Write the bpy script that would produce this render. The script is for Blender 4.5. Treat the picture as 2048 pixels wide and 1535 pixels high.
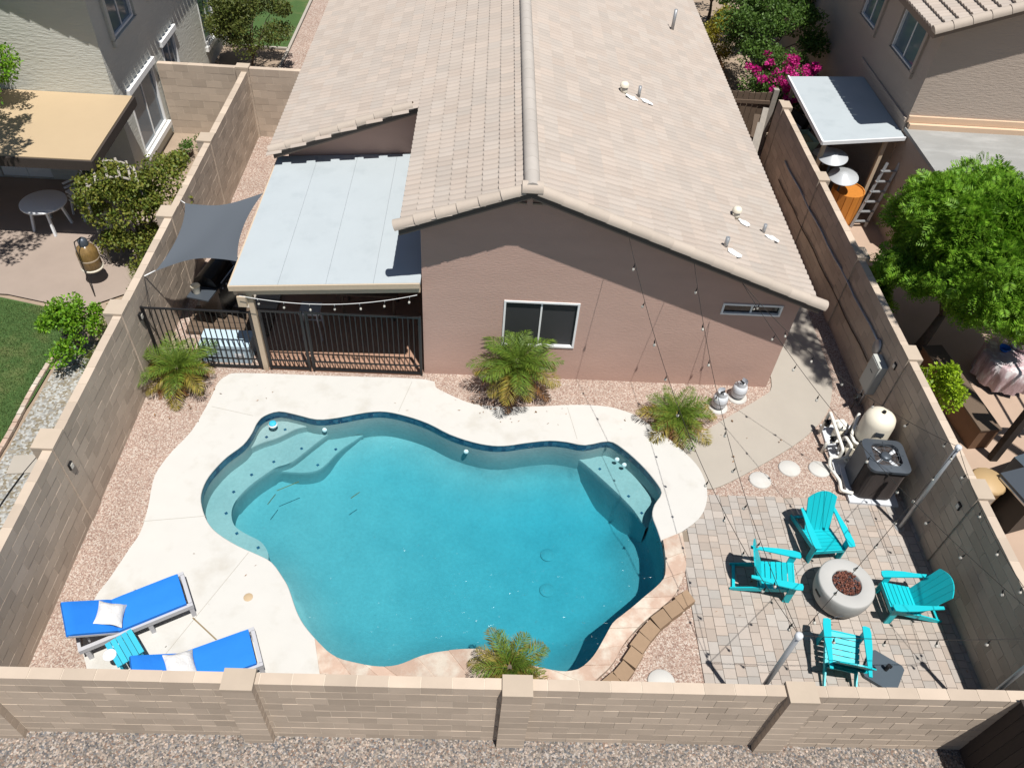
import bpy, math, random
import numpy as np
from mathutils import Vector, Matrix, Euler
from mathutils.geometry import delaunay_2d_cdt
random.seed(7); RNG = np.random.default_rng(11)
for o in list(bpy.data.objects): bpy.data.objects.remove(o)
SC = bpy.context.scene
COL = SC.collection

# ---------------------------------------------------------------- camera, sky, sun, exposure
cam = bpy.data.cameras.new('camera'); camo = bpy.data.objects.new('camera', cam); COL.objects.link(camo)
cam.sensor_width = 36; cam.lens = 1582.15 / 2048 * 36; cam.clip_end = 2000
camo.location = (-1.0734, -4.183, 11.9036); camo.rotation_euler = (0.7661, -0.0605, -0.0022)
SC.camera = camo
SUN = Vector((0.165, -0.305, 1.0)).normalized()
w = bpy.data.worlds.new('World'); SC.world = w; w.use_nodes = True
nt = w.node_tree; sky = nt.nodes.new('ShaderNodeTexSky'); sky.sky_type = 'NISHITA'; sky.sun_disc = False
sky.sun_elevation = math.asin(SUN.z); sky.sun_rotation = math.atan2(SUN.x, SUN.y)
sky.air_density = 1.0; sky.dust_density = 0.6; sky.ozone_density = 1.0
nt.nodes['Background'].inputs[1].default_value = 0.05
nt.links.new(sky.outputs[0], nt.nodes['Background'].inputs[0])
sl = bpy.data.lights.new('sun', 'SUN'); sl.energy = 5.0; sl.angle = math.radians(0.53); sl.color = (1.0, 0.97, 0.92)
so = bpy.data.objects.new('sun', sl); COL.objects.link(so)
so.rotation_euler = (-SUN).to_track_quat('-Z', 'Y').to_euler(); so.location = (8, -15, 40)
SC.view_settings.view_transform = 'Standard'; SC.view_settings.look = 'None'
SC.view_settings.gamma = 1.0; SC.view_settings.use_curve_mapping = False
SC.view_settings.exposure = 0.30
SC.render.resolution_x = 1024; SC.render.resolution_y = 767
SC.render.engine = 'CYCLES'
SC.cycles.max_bounces = 6; SC.cycles.diffuse_bounces = 2; SC.cycles.transparent_max_bounces = 16

# ---------------------------------------------------------------- helpers
def tag(o, label=None, cat=None, group=None, kind=None):
    if label: o['label'] = label
    if cat: o['category'] = cat
    if group: o['group'] = group
    if kind: o['kind'] = kind
    return o
def empty(name, loc=(0, 0, 0), rz=0.0):
    o = bpy.data.objects.new(name, None); COL.objects.link(o); o.empty_display_size = 0.1
    o.location = loc; o.rotation_euler = (0, 0, rz); return o
def thing(name, label, cat, loc=(0, 0, 0), rz=0.0, group=None):
    return tag(empty(name, loc, rz), label, cat, group)
def link(name, me, parent=None, loc=None, rot=None):
    o = bpy.data.objects.new(name, me); COL.objects.link(o); o.parent = parent
    if loc is not None: o.location = loc
    if rot is not None: o.rotation_euler = rot
    return o
def copy_tree(o, parent=None):
    c = o.copy(); COL.objects.link(c); c.parent = parent
    for ch in o.children: copy_tree(ch, c)
    return c
class MB:
    def __init__(s): s.v = []; s.f = []; s.sm = []
    def add(s, vs, fs, smooth=False):
        n = len(s.v); s.v += [tuple(map(float, q)) for q in vs]
        for f in fs: s.f.append([i + n for i in f]); s.sm.append(smooth)
        return s
    def box(s, c, d, rz=0.0, rot=None):
        R = rot.to_matrix() if rot is not None else Matrix.Rotation(rz, 3, 'Z')
        vs = [Vector(c) + R @ Vector((d[0] / 2 * a, d[1] / 2 * b, d[2] / 2 * e)) for a in (-1, 1) for b in (-1, 1) for e in (-1, 1)]
        return s.add(vs, [(0, 1, 3, 2), (4, 6, 7, 5), (0, 4, 5, 1), (2, 3, 7, 6), (0, 2, 6, 4), (1, 5, 7, 3)])
    def bar(s, p, q, w, h, up=(0, 0, 1)):
        p = Vector(p); q = Vector(q); d = (q - p).normalized(); u = Vector(up)
        if abs(d.dot(u)) > 0.98: u = Vector((1, 0, 0))
        a = d.cross(u).normalized(); b = a.cross(d).normalized()
        vs = [e + a * (w / 2 * i) + b * (h / 2 * j) for e in (p, q) for i, j in ((-1, -1), (1, -1), (1, 1), (-1, 1))]
        return s.add(vs, [(0, 1, 2, 3), (7, 6, 5, 4), (0, 4, 5, 1), (1, 5, 6, 2), (2, 6, 7, 3), (3, 7, 4, 0)])
    def tube(s, pts, r, n=8, caps=True):
        pts = [Vector(p) for p in pts]; m = len(pts); rr = r if isinstance(r, (list, tuple)) else [r] * m
        vs = []; pu = None
        for i, p in enumerate(pts):
            d = (pts[min(i + 1, m - 1)] - pts[max(i - 1, 0)])
            d = d.normalized() if d.length > 1e-9 else Vector((0, 0, 1))
            if pu is None: pu = Vector((1, 0, 0)) if abs(d.z) > 0.9 else Vector((0, 0, 1))
            a = d.cross(pu).normalized(); b = a.cross(d).normalized(); pu = b
            vs += [p + (a * math.cos(t) + b * math.sin(t)) * rr[i] for t in [2 * math.pi * k / n for k in range(n)]]
        fs = [(i * n + k, i * n + (k + 1) % n, (i + 1) * n + (k + 1) % n, (i + 1) * n + k) for i in range(m - 1) for k in range(n)]
        s.add(vs, fs, True)
        if caps: s.add([], []); N = len(s.v) - len(vs); s.f += [[N + k for k in range(n)][::-1], [N + (m - 1) * n + k for k in range(n)]]; s.sm += [False, False]
        return s
    def cyl(s, c, r, h, n=16, r2=None): return s.tube([c, (c[0], c[1], c[2] + h)], [r, r if r2 is None else r2], n)
    def lathe(s, prof, c=(0, 0, 0), n=24):
        m = len(prof); vs = [(c[0] + r * math.cos(2 * math.pi * k / n), c[1] + r * math.sin(2 * math.pi * k / n), c[2] + z) for r, z in prof for k in range(n)]
        return s.add(vs, [(i * n + k, i * n + (k + 1) % n, (i + 1) * n + (k + 1) % n, (i + 1) * n + k) for i in range(m - 1) for k in range(n)], True)
    def prism(s, poly, z0, z1):
        n = len(poly); a = sum(poly[i][0] * poly[(i + 1) % n][1] - poly[(i + 1) % n][0] * poly[i][1] for i in range(n))
        if a < 0: poly = poly[::-1]
        vs = [(x, y, z0) for x, y in poly] + [(x, y, z1) for x, y in poly]
        return s.add(vs, [list(range(n, 2 * n)), list(range(n))[::-1]] + [(i, (i + 1) % n, n + (i + 1) % n, n + i) for i in range(n)])
    def mesh(s, name, mat, bevel=0):
        me = bpy.data.meshes.new(name); me.from_pydata(s.v, [], s.f); me.materials.append(mat)
        me.polygons.foreach_set('use_smooth', s.sm); me.update(); return me
    def build(s, name, mat, parent=None, loc=None, rot=None): return link(name, s.mesh(name, mat), parent, loc, rot)
def quads(name, V, mat, parent=None, tri=False):
    V = np.asarray(V, dtype=np.float32); n, k, _ = V.shape
    me = bpy.data.meshes.new(name); me.vertices.add(n * k); me.vertices.foreach_set('co', V.reshape(-1))
    me.loops.add(n * k); me.loops.foreach_set('vertex_index', np.arange(n * k, dtype=np.int32))
    me.polygons.add(n); me.polygons.foreach_set('loop_start', np.arange(0, n * k, k, dtype=np.int32))
    me.materials.append(mat); me.update(calc_edges=True); me.validate(); return link(name, me, parent)
def pip(P, poly):
    P = np.asarray(P, float); x, y = P[:, 0], P[:, 1]; ins = np.zeros(len(P), bool); n = len(poly)
    for i in range(n):
        x0, y0 = poly[i]; x1, y1 = poly[(i + 1) % n]
        if y0 == y1: continue
        c = ((y0 > y) != (y1 > y)) & (x < (x1 - x0) * (y - y0) / (y1 - y0) + x0); ins ^= c
    return ins
def dist_poly(P, poly, closed=True):
    P = np.asarray(P, float); d = np.full(len(P), 1e9); n = len(poly)
    for i in range(n if closed else n - 1):
        a = np.array(poly[i]); b = np.array(poly[(i + 1) % n]); ab = b - a
        t = np.clip(((P - a) @ ab) / (ab @ ab + 1e-12), 0, 1); d = np.minimum(d, np.linalg.norm(P - (a + t[:, None] * ab), axis=1))
    return d
def tri_poly(outer, holes=(), extra=None):
    pts = []; edges = []
    for loop in [outer] + list(holes):
        n0 = len(pts); pts += [Vector((q[0], q[1])) for q in loop]; edges += [(n0 + i, n0 + (i + 1) % len(loop)) for i in range(len(loop))]
    if extra is not None: pts += [Vector((float(q[0]), float(q[1]))) for q in extra]
    vs, es, fs, *_ = delaunay_2d_cdt(pts, edges, [], 0, 1e-5)
    c = np.array([[sum(vs[i][0] for i in f) / 3, sum(vs[i][1] for i in f) / 3] for f in fs])
    keep = pip(c, outer)
    for h in holes: keep &= ~pip(c, h)
    return [(v[0], v[1]) for v in vs], [f for f, k in zip(fs, keep) if k]
def smooth_loop(pts, k=4, closed=True):
    P = [np.array(p, float) for p in pts]; n = len(P); out = []
    for i in range(n if closed else n - 1):
        g = lambda j: P[j % n] if closed else P[max(0, min(n - 1, j))]
        a, b, c, d = g(i - 1), g(i), g(i + 1), g(i + 2)
        for t in np.linspace(0, 1, k, endpoint=False):
            out.append(tuple(0.5 * ((2 * b) + (-a + c) * t + (2 * a - 5 * b + 4 * c - d) * t * t + (-a + 3 * b - 3 * c + d) * t ** 3)))
    if not closed: out.append(tuple(P[-1]))
    return out
def sheet(name, outer, holes, z, mat, parent=None, skirt=0):
    v, f = tri_poly(outer, holes); mb = MB(); mb.add([(x, y, z) for x, y in v], [q for q in f])
    if skirt:
        for loop in [outer] + list(holes):
            n = len(loop); mb.add([(x, y, z) for x, y in loop] + [(x, y, z - skirt) for x, y in loop], [(i, (i + 1) % n, n + (i + 1) % n, n + i) for i in range(n)])
    return mb.build(name, mat, parent)

# ---------------------------------------------------------------- materials
MATS = {}
def M(name, col, rough=0.8, var=0.0, noise=None, bump=None, spec=0.3, metal=0.0, col2=None, mix=None, trans=0.0, emit=0.0, stretch=(1, 1, 1), alpha=1.0, coat=0.0):
    """var: brightness change per piece; noise=(scale,amount); bump=(scale,strength,distance); col2+mix=(scale,lo,hi): second colour in patches"""
    m = bpy.data.materials.new(name); m.use_nodes = True; T = m.node_tree; N = T.nodes; L = T.links
    b = N['Principled BSDF']; b.inputs['Roughness'].default_value = rough; b.inputs['Metallic'].default_value = metal
    b.inputs['Specular IOR Level'].default_value = spec; b.inputs['Coat Weight'].default_value = coat
    def val(op, a, c):
        n = N.new('ShaderNodeMath'); n.operation = op
        for i, q in enumerate((a, c)):
            if hasattr(q, 'links'): L.new(q, n.inputs[i])
            else: n.inputs[i].default_value = q
        return n.outputs[0]
    geo = N.new('ShaderNodeNewGeometry'); vm = N.new('ShaderNodeVectorMath'); vm.operation = 'MULTIPLY'
    L.new(geo.outputs['Position'], vm.inputs[0]); vm.inputs[1].default_value = stretch; pos = vm.outputs[0]
    def noi(scale, detail=4, rough_=0.6):
        n = N.new('ShaderNodeTexNoise'); n.inputs['Scale'].default_value = scale; n.inputs['Detail'].default_value = detail; n.inputs['Roughness'].default_value = rough_
        L.new(pos, n.inputs['Vector']); return n.outputs['Fac']
    c = N.new('ShaderNodeRGB'); c.outputs[0].default_value = (*col, 1); cs = c.outputs[0]
    oi = N.new('ShaderNodeObjectInfo'); rnd = val('FRACT', val('ADD', oi.outputs['Random'], val('MULTIPLY', geo.outputs['Random Per Island'], 7.31)), 0)
    if col2 is not None:
        mx = N.new('ShaderNodeMix'); mx.data_type = 'RGBA'; L.new(cs, mx.inputs[6]); mx.inputs[7].default_value = (*col2, 1)
        if mix is None: L.new(val('FRACT', val('MULTIPLY', rnd, 13.7), 0), mx.inputs[0])
        else:
            mr = N.new('ShaderNodeMapRange'); L.new(noi(mix[0]), mr.inputs[0]); mr.inputs[1].default_value = mix[1]; mr.inputs[2].default_value = mix[2]; L.new(mr.outputs[0], mx.inputs[0])
        cs = mx.outputs[2]
    f = None
    if var: f = val('ADD', val('MULTIPLY', rnd, 2 * var), 1 - var)
    if noise:
        g = val('ADD', val('MULTIPLY', noi(noise[0]), 2 * noise[1]), 1 - noise[1]); f = g if f is None else val('MULTIPLY', f, g)
    if f is not None:
        s = N.new('ShaderNodeVectorMath'); s.operation = 'SCALE'; L.new(cs, s.inputs[0]); L.new(f, s.inputs['Scale']); cs = s.outputs[0]
    L.new(cs, b.inputs['Base Color'])
    if bump:
        bn = N.new('ShaderNodeBump'); bn.inputs['Strength'].default_value = bump[1]; bn.inputs['Distance'].default_value = bump[2] if len(bump) > 2 else 0.01
        L.new(noi(bump[0], 6, 0.65), bn.inputs['Height']); L.new(bn.outputs[0], b.inputs['Normal'])
    if emit: L.new(cs, b.inputs['Emission Color']); b.inputs['Emission Strength'].default_value = emit
    if trans:
        tr = N.new('ShaderNodeBsdfTranslucent'); L.new(cs, tr.inputs['Color']); ms = N.new('ShaderNodeMixShader'); ms.inputs[0].default_value = trans
        L.new(b.outputs[0], ms.inputs[1]); L.new(tr.outputs[0], ms.inputs[2]); L.new(ms.outputs[0], N['Material Output'].inputs[0])
    if alpha < 1:
        tr = N.new('ShaderNodeBsdfTransparent'); ms = N.new('ShaderNodeMixShader'); ms.inputs[0].default_value = alpha
        L.new(tr.outputs[0], ms.inputs[1]); L.new(b.outputs[0], ms.inputs[2]); L.new(ms.outputs[0], N['Material Output'].inputs[0])
    MATS[name] = m; return m
def gravel_mat(name, cols, scale, rough=0.9):
    m = bpy.data.materials.new(name); m.use_nodes = True; T = m.node_tree; N = T.nodes; L = T.links; b = N['Principled BSDF']; b.inputs['Roughness'].default_value = rough
    b.inputs['Specular IOR Level'].default_value = 0.2
    geo = N.new('ShaderNodeNewGeometry'); v = N.new('ShaderNodeTexVoronoi'); v.inputs['Scale'].default_value = scale; L.new(geo.outputs['Position'], v.inputs['Vector'])
    sp = N.new('ShaderNodeSeparateColor'); L.new(v.outputs['Color'], sp.inputs[0]); r = N.new('ShaderNodeValToRGB'); r.color_ramp.interpolation = 'CONSTANT'
    e = r.color_ramp.elements
    for i, c in enumerate(cols):
        q = e[i] if i < 2 else e.new(i / len(cols)); q.position = i / len(cols); q.color = (*c, 1)
    L.new(sp.outputs[0], r.inputs[0])
    n = N.new('ShaderNodeTexNoise'); n.inputs['Scale'].default_value = 1.3; n.inputs['Detail'].default_value = 5; L.new(geo.outputs['Position'], n.inputs['Vector'])
    mr = N.new('ShaderNodeMapRange'); mr.inputs[3].default_value = 0.75; mr.inputs[4].default_value = 1.2; L.new(n.outputs[0], mr.inputs[0])
    s = N.new('ShaderNodeVectorMath'); s.operation = 'SCALE'; L.new(r.outputs[0], s.inputs[0]); L.new(mr.outputs[0], s.inputs['Scale']); L.new(s.outputs[0], b.inputs['Base Color'])
    bn = N.new('ShaderNodeBump'); bn.invert = True; bn.inputs['Strength'].default_value = 0.9; bn.inputs['Distance'].default_value = 0.4 / scale; L.new(v.outputs['Distance'], bn.inputs['Height']); L.new(bn.outputs[0], b.inputs['Normal'])
    return m
PINK = [(0.30, 0.205, 0.165), (0.37, 0.275, 0.225), (0.24, 0.16, 0.13), (0.42, 0.34, 0.285), (0.33, 0.245, 0.20), (0.48, 0.415, 0.36)]
GREY = [(0.13, 0.115, 0.10), (0.22, 0.19, 0.16), (0.09, 0.09, 0.095), (0.27, 0.235, 0.20), (0.19, 0.13, 0.10), (0.15, 0.15, 0.155), (0.36, 0.32, 0.29)]
m_gravel = gravel_mat('gravel_pink', PINK, 52); m_alley = gravel_mat('gravel_grey', GREY, 38)
m_wgravel = gravel_mat('gravel_white', [(0.33, 0.33, 0.31), (0.24, 0.23, 0.21), (0.40, 0.40, 0.38), (0.28, 0.25, 0.20), (0.20, 0.17, 0.12)], 24)
m_stone = M('stone_pink', (0.30, 0.205, 0.165), 0.85, 0.4, col2=(0.45, 0.37, 0.31))
m_stone2 = M('stone_grey', (0.10, 0.095, 0.095), 0.85, 0.45, col2=(0.34, 0.27, 0.22))
m_earth = M('earth', (0.30, 0.23, 0.17), 0.95, noise=(2.5, 0.25), bump=(30, 0.5, 0.02))
m_deck = M('deck_cream', (0.50, 0.488, 0.46), 0.75, noise=(3.0, 0.04), bump=(90, 0.25, 0.004), col2=(0.40, 0.375, 0.33), mix=(1.6, 0.52, 0.85))
m_conc = M('path_concrete', (0.355, 0.32, 0.275), 0.85, noise=(2.0, 0.07), bump=(120, 0.2, 0.003))
m_joint = M('joint_beige', (0.36, 0.34, 0.30), 0.9)  # beige of the thin control joint strips on the deck
m_flag = M('flagstone', (0.41, 0.295, 0.23), 0.8, 0.12, noise=(7, 0.13), bump=(14, 0.5, 0.015), col2=(0.50, 0.44, 0.37), mix=(3.0, 0.45, 0.65))
m_block = M('block_tan', (0.455, 0.372, 0.295), 0.9, 0.12, noise=(2.2, 0.14), bump=(70, 0.35, 0.004))
m_mortar = M('mortar', (0.58, 0.50, 0.41), 0.95, noise=(8, 0.1))
m_cap = M('cap_tan', (0.42, 0.345, 0.27), 0.9, 0.05, noise=(4, 0.08), bump=(70, 0.3, 0.004))
m_edge = M('edging_block', (0.27, 0.185, 0.12), 0.9, 0.08, noise=(12, 0.1), bump=(60, 0.4, 0.005))
m_paver = M('paver', (0.365, 0.302, 0.255), 0.85, 0.12, noise=(14, 0.07), bump=(70, 0.3, 0.004), col2=(0.335, 0.31, 0.285))
m_sand = M('paver_joint', (0.22, 0.18, 0.14), 0.95)
m_stucco = M('stucco_rose', (0.468, 0.312, 0.256), 0.9, noise=(0.9, 0.09), bump=(10.0, 0.38, 0.02), stretch=(1, 1, 3.5))
m_stuccoL = M('stucco_pale', (0.52, 0.52, 0.47), 0.9, noise=(1.0, 0.05), bump=(5.0, 0.6, 0.035), stretch=(1, 1, 4.5))
m_stuccoR = M('stucco_taupe', (0.40, 0.33, 0.275), 0.9, noise=(1.0, 0.05), bump=(6.0, 0.5, 0.03), stretch=(1, 1, 5))
m_peach = M('trim_peach', (0.60, 0.43, 0.30), 0.8, noise=(5, 0.05))
m_tile = M('roof_tile', (0.395, 0.333, 0.285), 0.85, 0.06, noise=(2.5, 0.07), bump=(60, 0.3, 0.004), col2=(0.378, 0.332, 0.292))
m_ridge = M('ridge_tile', (0.40, 0.365, 0.33), 0.85, 0.05, noise=(6, 0.08), bump=(60, 0.3, 0.004))
m_rake = M('rake_tile', (0.41, 0.35, 0.295), 0.85, 0.06, noise=(6, 0.08), bump=(60, 0.3, 0.004))
m_under = M('roof_underlay', (0.10, 0.085, 0.075), 0.95)
m_fascia = M('fascia_brown', (0.22, 0.17, 0.135), 0.8, noise=(8, 0.1))
m_roofw = M('roof_coating_white', (0.385, 0.425, 0.445), 0.6, noise=(1.4, 0.06), bump=(20, 0.1, 0.004), col2=(0.345, 0.385, 0.405), mix=(2.0, 0.55, 0.8))
m_rooft = M('roof_coating_tan', (0.43, 0.325, 0.205), 0.7, noise=(1.4, 0.05))
m_tanwood = M('painted_tan_wood', (0.50, 0.40, 0.29), 0.7, noise=(9, 0.08), stretch=(3, 3, 0.6))
m_brownwood = M('brown_wood', (0.12, 0.085, 0.06), 0.75, noise=(9, 0.2), stretch=(6, 6, 0.6))
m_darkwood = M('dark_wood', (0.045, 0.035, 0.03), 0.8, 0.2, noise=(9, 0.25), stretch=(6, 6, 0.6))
m_greywood = M('weathered_wood', (0.33, 0.30, 0.26), 0.85, 0.15, noise=(9, 0.25))
m_orange = M('orange_wood', (0.50, 0.19, 0.035), 0.45, 0.08, noise=(5, 0.2), stretch=(4, 4, 0.4))
m_iron = M('black_iron', (0.012, 0.012, 0.013), 0.45, spec=0.5)
m_white = M('white_paint', (0.75, 0.75, 0.74), 0.5, noise=(10, 0.03))
m_whitepl = M('white_plastic', (0.72, 0.73, 0.74), 0.35, noise=(6, 0.04))
m_cream = M('cream_plastic', (0.70, 0.645, 0.53), 0.4, noise=(5, 0.04))
m_glass = M('window_glass_dark', (0.012, 0.014, 0.016), 0.08, spec=0.6)
m_screen = M('window_screen', (0.035, 0.036, 0.038), 0.6)
m_glassb = M('window_glass_blue', (0.10, 0.14, 0.18), 0.06, spec=0.8)
m_turq = M('turquoise_resin', (0.006, 0.44, 0.50), 0.45, 0.05, noise=(4, 0.04), spec=0.4)
m_turq2 = M('aqua_resin', (0.04, 0.40, 0.55), 0.5, 0.08)
m_blue = M('blue_cushion', (0.015, 0.175, 0.62), 0.8, noise=(5, 0.05), bump=(5, 0.4, 0.02))
m_pillow = M('silver_pillow', (0.60, 0.59, 0.58), 0.55, noise=(9, 0.14), bump=(9, 0.8, 0.03))
m_resin = M('grey_resin', (0.42, 0.42, 0.44), 0.5, noise=(4, 0.04))
m_firec = M('cast_concrete', (0.39, 0.385, 0.37), 0.75, noise=(2.5, 0.10), bump=(25, 0.2, 0.004))
m_lava = M('lava_rock', (0.12, 0.035, 0.022), 0.8, 0.5, col2=(0.20, 0.09, 0.065))
m_slate = M('slate_plastic', (0.065, 0.085, 0.105), 0.45, noise=(4, 0.1))
m_black = M('black_plastic', (0.012, 0.012, 0.013), 0.4)
m_blackm = M('black_enamel', (0.010, 0.010, 0.011), 0.25, spec=0.6)
m_char = M('charcoal_metal', (0.075, 0.088, 0.105), 0.4, metal=0.3)
m_brownm = M('brown_louvre', (0.055, 0.045, 0.042), 0.5)
m_steel = M('steel', (0.50, 0.51, 0.52), 0.3, metal=0.9)
m_alu = M('brushed_aluminium', (0.55, 0.57, 0.59), 0.35, metal=0.25, noise=(6, 0.06))
m_galv = M('galvanised', (0.40, 0.41, 0.42), 0.45, metal=0.6, noise=(8, 0.1))
m_tank = M('tank_grey', (0.56, 0.58, 0.61), 0.35, noise=(7, 0.05))
m_pvc = M('pvc_white', (0.70, 0.68, 0.62), 0.45, noise=(8, 0.07))
m_greybox = M('grey_box', (0.44, 0.45, 0.42), 0.5)
m_chest = M('chest_blue_grey', (0.42, 0.53, 0.60), 0.5, noise=(3, 0.04))
m_sail = M('shade_sail', (0.10, 0.115, 0.135), 0.85, bump=(60, 0.2, 0.003), trans=0.15)
m_cord = M('cord_black', (0.02, 0.018, 0.016), 0.6)
m_bulb = M('bulb_glass', (0.55, 0.52, 0.46), 0.15, spec=0.6)
m_tarp = M('blue_tarp', (0.01, 0.13, 0.55), 0.5, bump=(8, 0.8, 0.05))
m_wrap = M('pink_wrap', (0.45, 0.33, 0.34), 0.35, noise=(16, 0.3), bump=(10, 0.8, 0.03), stretch=(1, 1, 0.3), col2=(0.6, 0.56, 0.56), mix=(7, 0.5, 0.6))
m_amber = M('amber_glass', (0.20, 0.125, 0.045), 0.2, noise=(14, 0.6), stretch=(2, 2, .4), spec=0.6)
m_tanbin = M('tan_plastic', (0.42, 0.29, 0.15), 0.5, noise=(3, 0.08))
m_bark = M('bark', (0.13, 0.10, 0.075), 0.9, noise=(14, 0.3), bump=(25, 0.8, 0.02))
m_grass = M('grass', (0.055, 0.105, 0.028), 0.9, noise=(1.6, 0.3), bump=(80, 0.8, 0.02), col2=(0.16, 0.15, 0.06), mix=(1.1, 0.52, 0.78))
m_blade = M('grass_blade', (0.055, 0.12, 0.028), 0.7, 0.4, col2=(0.11, 0.155, 0.045), trans=0.2)
def leafm(n, c, c2, v=0.3, t=0.3): return M(n, c, 0.55, v, col2=c2, trans=t, spec=0.35)
m_lpalm = leafm('leaf_palm', (0.15, 0.215, 0.025), (0.085, 0.16, 0.02)); m_lpalmy = leafm('leaf_palm_yellow', (0.30, 0.22, 0.04), (0.20, 0.19, 0.03)); m_lpalmd = leafm('leaf_palm_dry', (0.27, 0.13, 0.045), (0.17, 0.085, 0.03))
m_ltree = leafm('leaf_fern_green', (0.12, 0.28, 0.018), (0.21, 0.37, 0.03), 0.4, 0.4); m_lcit = leafm('leaf_citrus', (0.10, 0.26, 0.012), (0.19, 0.33, 0.02)); m_lvine = leafm('leaf_vine', (0.11, 0.17, 0.025), (0.20, 0.19, 0.03))
m_lolive = leafm('leaf_olive', (0.075, 0.11, 0.02), (0.13, 0.14, 0.03)); m_lyel = leafm('leaf_lime', (0.30, 0.42, 0.015), (0.22, 0.36, 0.02)); m_lgrn = leafm('leaf_bush', (0.06, 0.13, 0.02), (0.10, 0.17, 0.03))
m_lgrass = leafm('leaf_tuft', (0.14, 0.21, 0.025), (0.21, 0.24, 0.03)); m_flower = leafm('bougainvillea', (0.62, 0.01, 0.24), (0.50, 0.03, 0.22), 0.2, 0.35)
m_lgold = leafm('leaf_golden', (0.36, 0.30, 0.02), (0.24, 0.24, 0.03))
m_plaster = M('pool_plaster', (0.335, 0.365, 0.36), 0.8, noise=(16, 0.16), bump=(30, 0.5, 0.012), col2=(0.285, 0.325, 0.325), mix=(1.4, 0.36, 0.68))  # pebble mottle; its colour contrast also stands in for rippling caustic light
def tile_mat():
    m = M('waterline_tile', (0.01, 0.05, 0.12), 0.25, spec=0.5); N = m.node_tree.nodes; L = m.node_tree.links
    b = N.new('ShaderNodeTexVoronoi'); b.distance = 'CHEBYCHEV'; b.inputs['Scale'].default_value = 12; b.inputs['Randomness'].default_value = 0.3
    g = N.new('ShaderNodeNewGeometry'); L.new(g.outputs['Position'], b.inputs['Vector']); r = N.new('ShaderNodeMix'); r.data_type = 'RGBA'
    r.inputs[6].default_value = (0.006, 0.035, 0.09, 1); r.inputs[7].default_value = (0.03, 0.12, 0.19, 1); sp = N.new('ShaderNodeSeparateColor'); L.new(b.outputs['Color'], sp.inputs[0]); L.new(sp.outputs[0], r.inputs[0])
    L.new(r.outputs[2], N['Principled BSDF'].inputs['Base Color']); return m
m_wtile = tile_mat()
def water_mat():
    m = bpy.data.materials.new('pool_water'); m.use_nodes = True; T = m.node_tree; N = T.nodes; L = T.links; N.remove(N['Principled BSDF'])
    geo = N.new('ShaderNodeNewGeometry')
    def noi(s, d, ang=0.0):
        n = N.new('ShaderNodeTexNoise'); n.inputs['Scale'].default_value = s; n.inputs['Detail'].default_value = d; n.inputs['Distortion'].default_value = 0.8; L.new(geo.outputs['Position'], n.inputs['Vector']); return n.outputs['Fac']
    a = N.new('ShaderNodeMath'); a.operation = 'MULTIPLY_ADD'; L.new(noi(13, 3), a.inputs[0]); a.inputs[1].default_value = 0.5; L.new(noi(4.5, 2), a.inputs[2])
    bn = N.new('ShaderNodeBump'); bn.inputs['Strength'].default_value = 0.75; bn.inputs['Distance'].default_value = 0.036; L.new(a.outputs[0], bn.inputs['Height'])
    gl = N.new('ShaderNodeBsdfGlossy'); gl.inputs['Roughness'].default_value = 0.16; L.new(bn.outputs[0], gl.inputs['Normal'])
    tr = N.new('ShaderNodeBsdfTransparent'); tr.inputs[0].default_value = (0.97, 1, 1, 1); fr = N.new('ShaderNodeFresnel'); fr.inputs[0].default_value = 1.33; L.new(bn.outputs[0], fr.inputs['Normal'])
    ms = N.new('ShaderNodeMixShader'); L.new(fr.outputs[0], ms.inputs[0]); L.new(tr.outputs[0], ms.inputs[1]); L.new(gl.outputs[0], ms.inputs[2]); L.new(ms.outputs[0], N['Material Output'].inputs[0])
    va = N.new('ShaderNodeVolumeAbsorption'); va.inputs['Color'].default_value = (0.04, 0.845, 0.95, 1); va.inputs['Density'].default_value = 0.88; L.new(va.outputs[0], N['Material Output'].inputs['Volume'])
    return m
m_water = water_mat()

# ---------------------------------------------------------------- outlines (metres; x right, y away from the back wall, z up)
POOL = [(-5.21, 6.13), (-4.94, 6.27), (-4.57, 6.2), (-4.17, 6.1), (-3.79, 6.16), (-3.24, 6.33), (-2.85, 6.37), (-2.41, 6.27), (-1.98, 6.1), (-1.54, 5.84), (-1.09, 5.67), (-0.71, 5.6), (-0.4, 5.62), (-0.06, 5.7), (0.4, 5.78), (0.75, 5.76), (1.1, 5.7), (1.57, 5.82), (1.84, 5.65), (2.15, 5.28), (2.38, 4.9), (2.48, 4.59), (2.31, 4.31), (2.24, 4.07), (2.29, 3.79), (2.33, 3.53)]
FLAG_IN = [(2.33, 3.24), (2.3, 2.95), (2.24, 2.75), (2.07, 2.57), (1.88, 2.41), (1.64, 2.2), (1.42, 2.02), (1.29, 1.91), (1.13, 1.65), (0.94, 1.35), (0.74, 1.16), (0.58, 1.1), (0.37, 1.09), (-0.07, 1.18), (-0.45, 1.33), (-0.75, 1.4), (-0.95, 1.41), (-1.24, 1.39), (-1.7, 1.3), (-2.07, 1.13), (-2.37, 1.09), (-2.68, 1.13), (-3.09, 1.24)]
DECK_IN2 = [(-3.43, 1.52), (-3.66, 1.76), (-3.83, 2.01), (-4.02, 2.39), (-4.15, 2.58), (-4.39, 2.86), (-4.65, 3.0), (-5.02, 3.16), (-5.41, 3.39), (-5.65, 3.62), (-5.84, 3.95), (-5.92, 4.21), (-5.91, 4.52), (-5.82, 4.8), (-5.67, 5.09), (-5.45, 5.38), (-5.35, 5.67), (-5.31, 5.93)]
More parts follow.
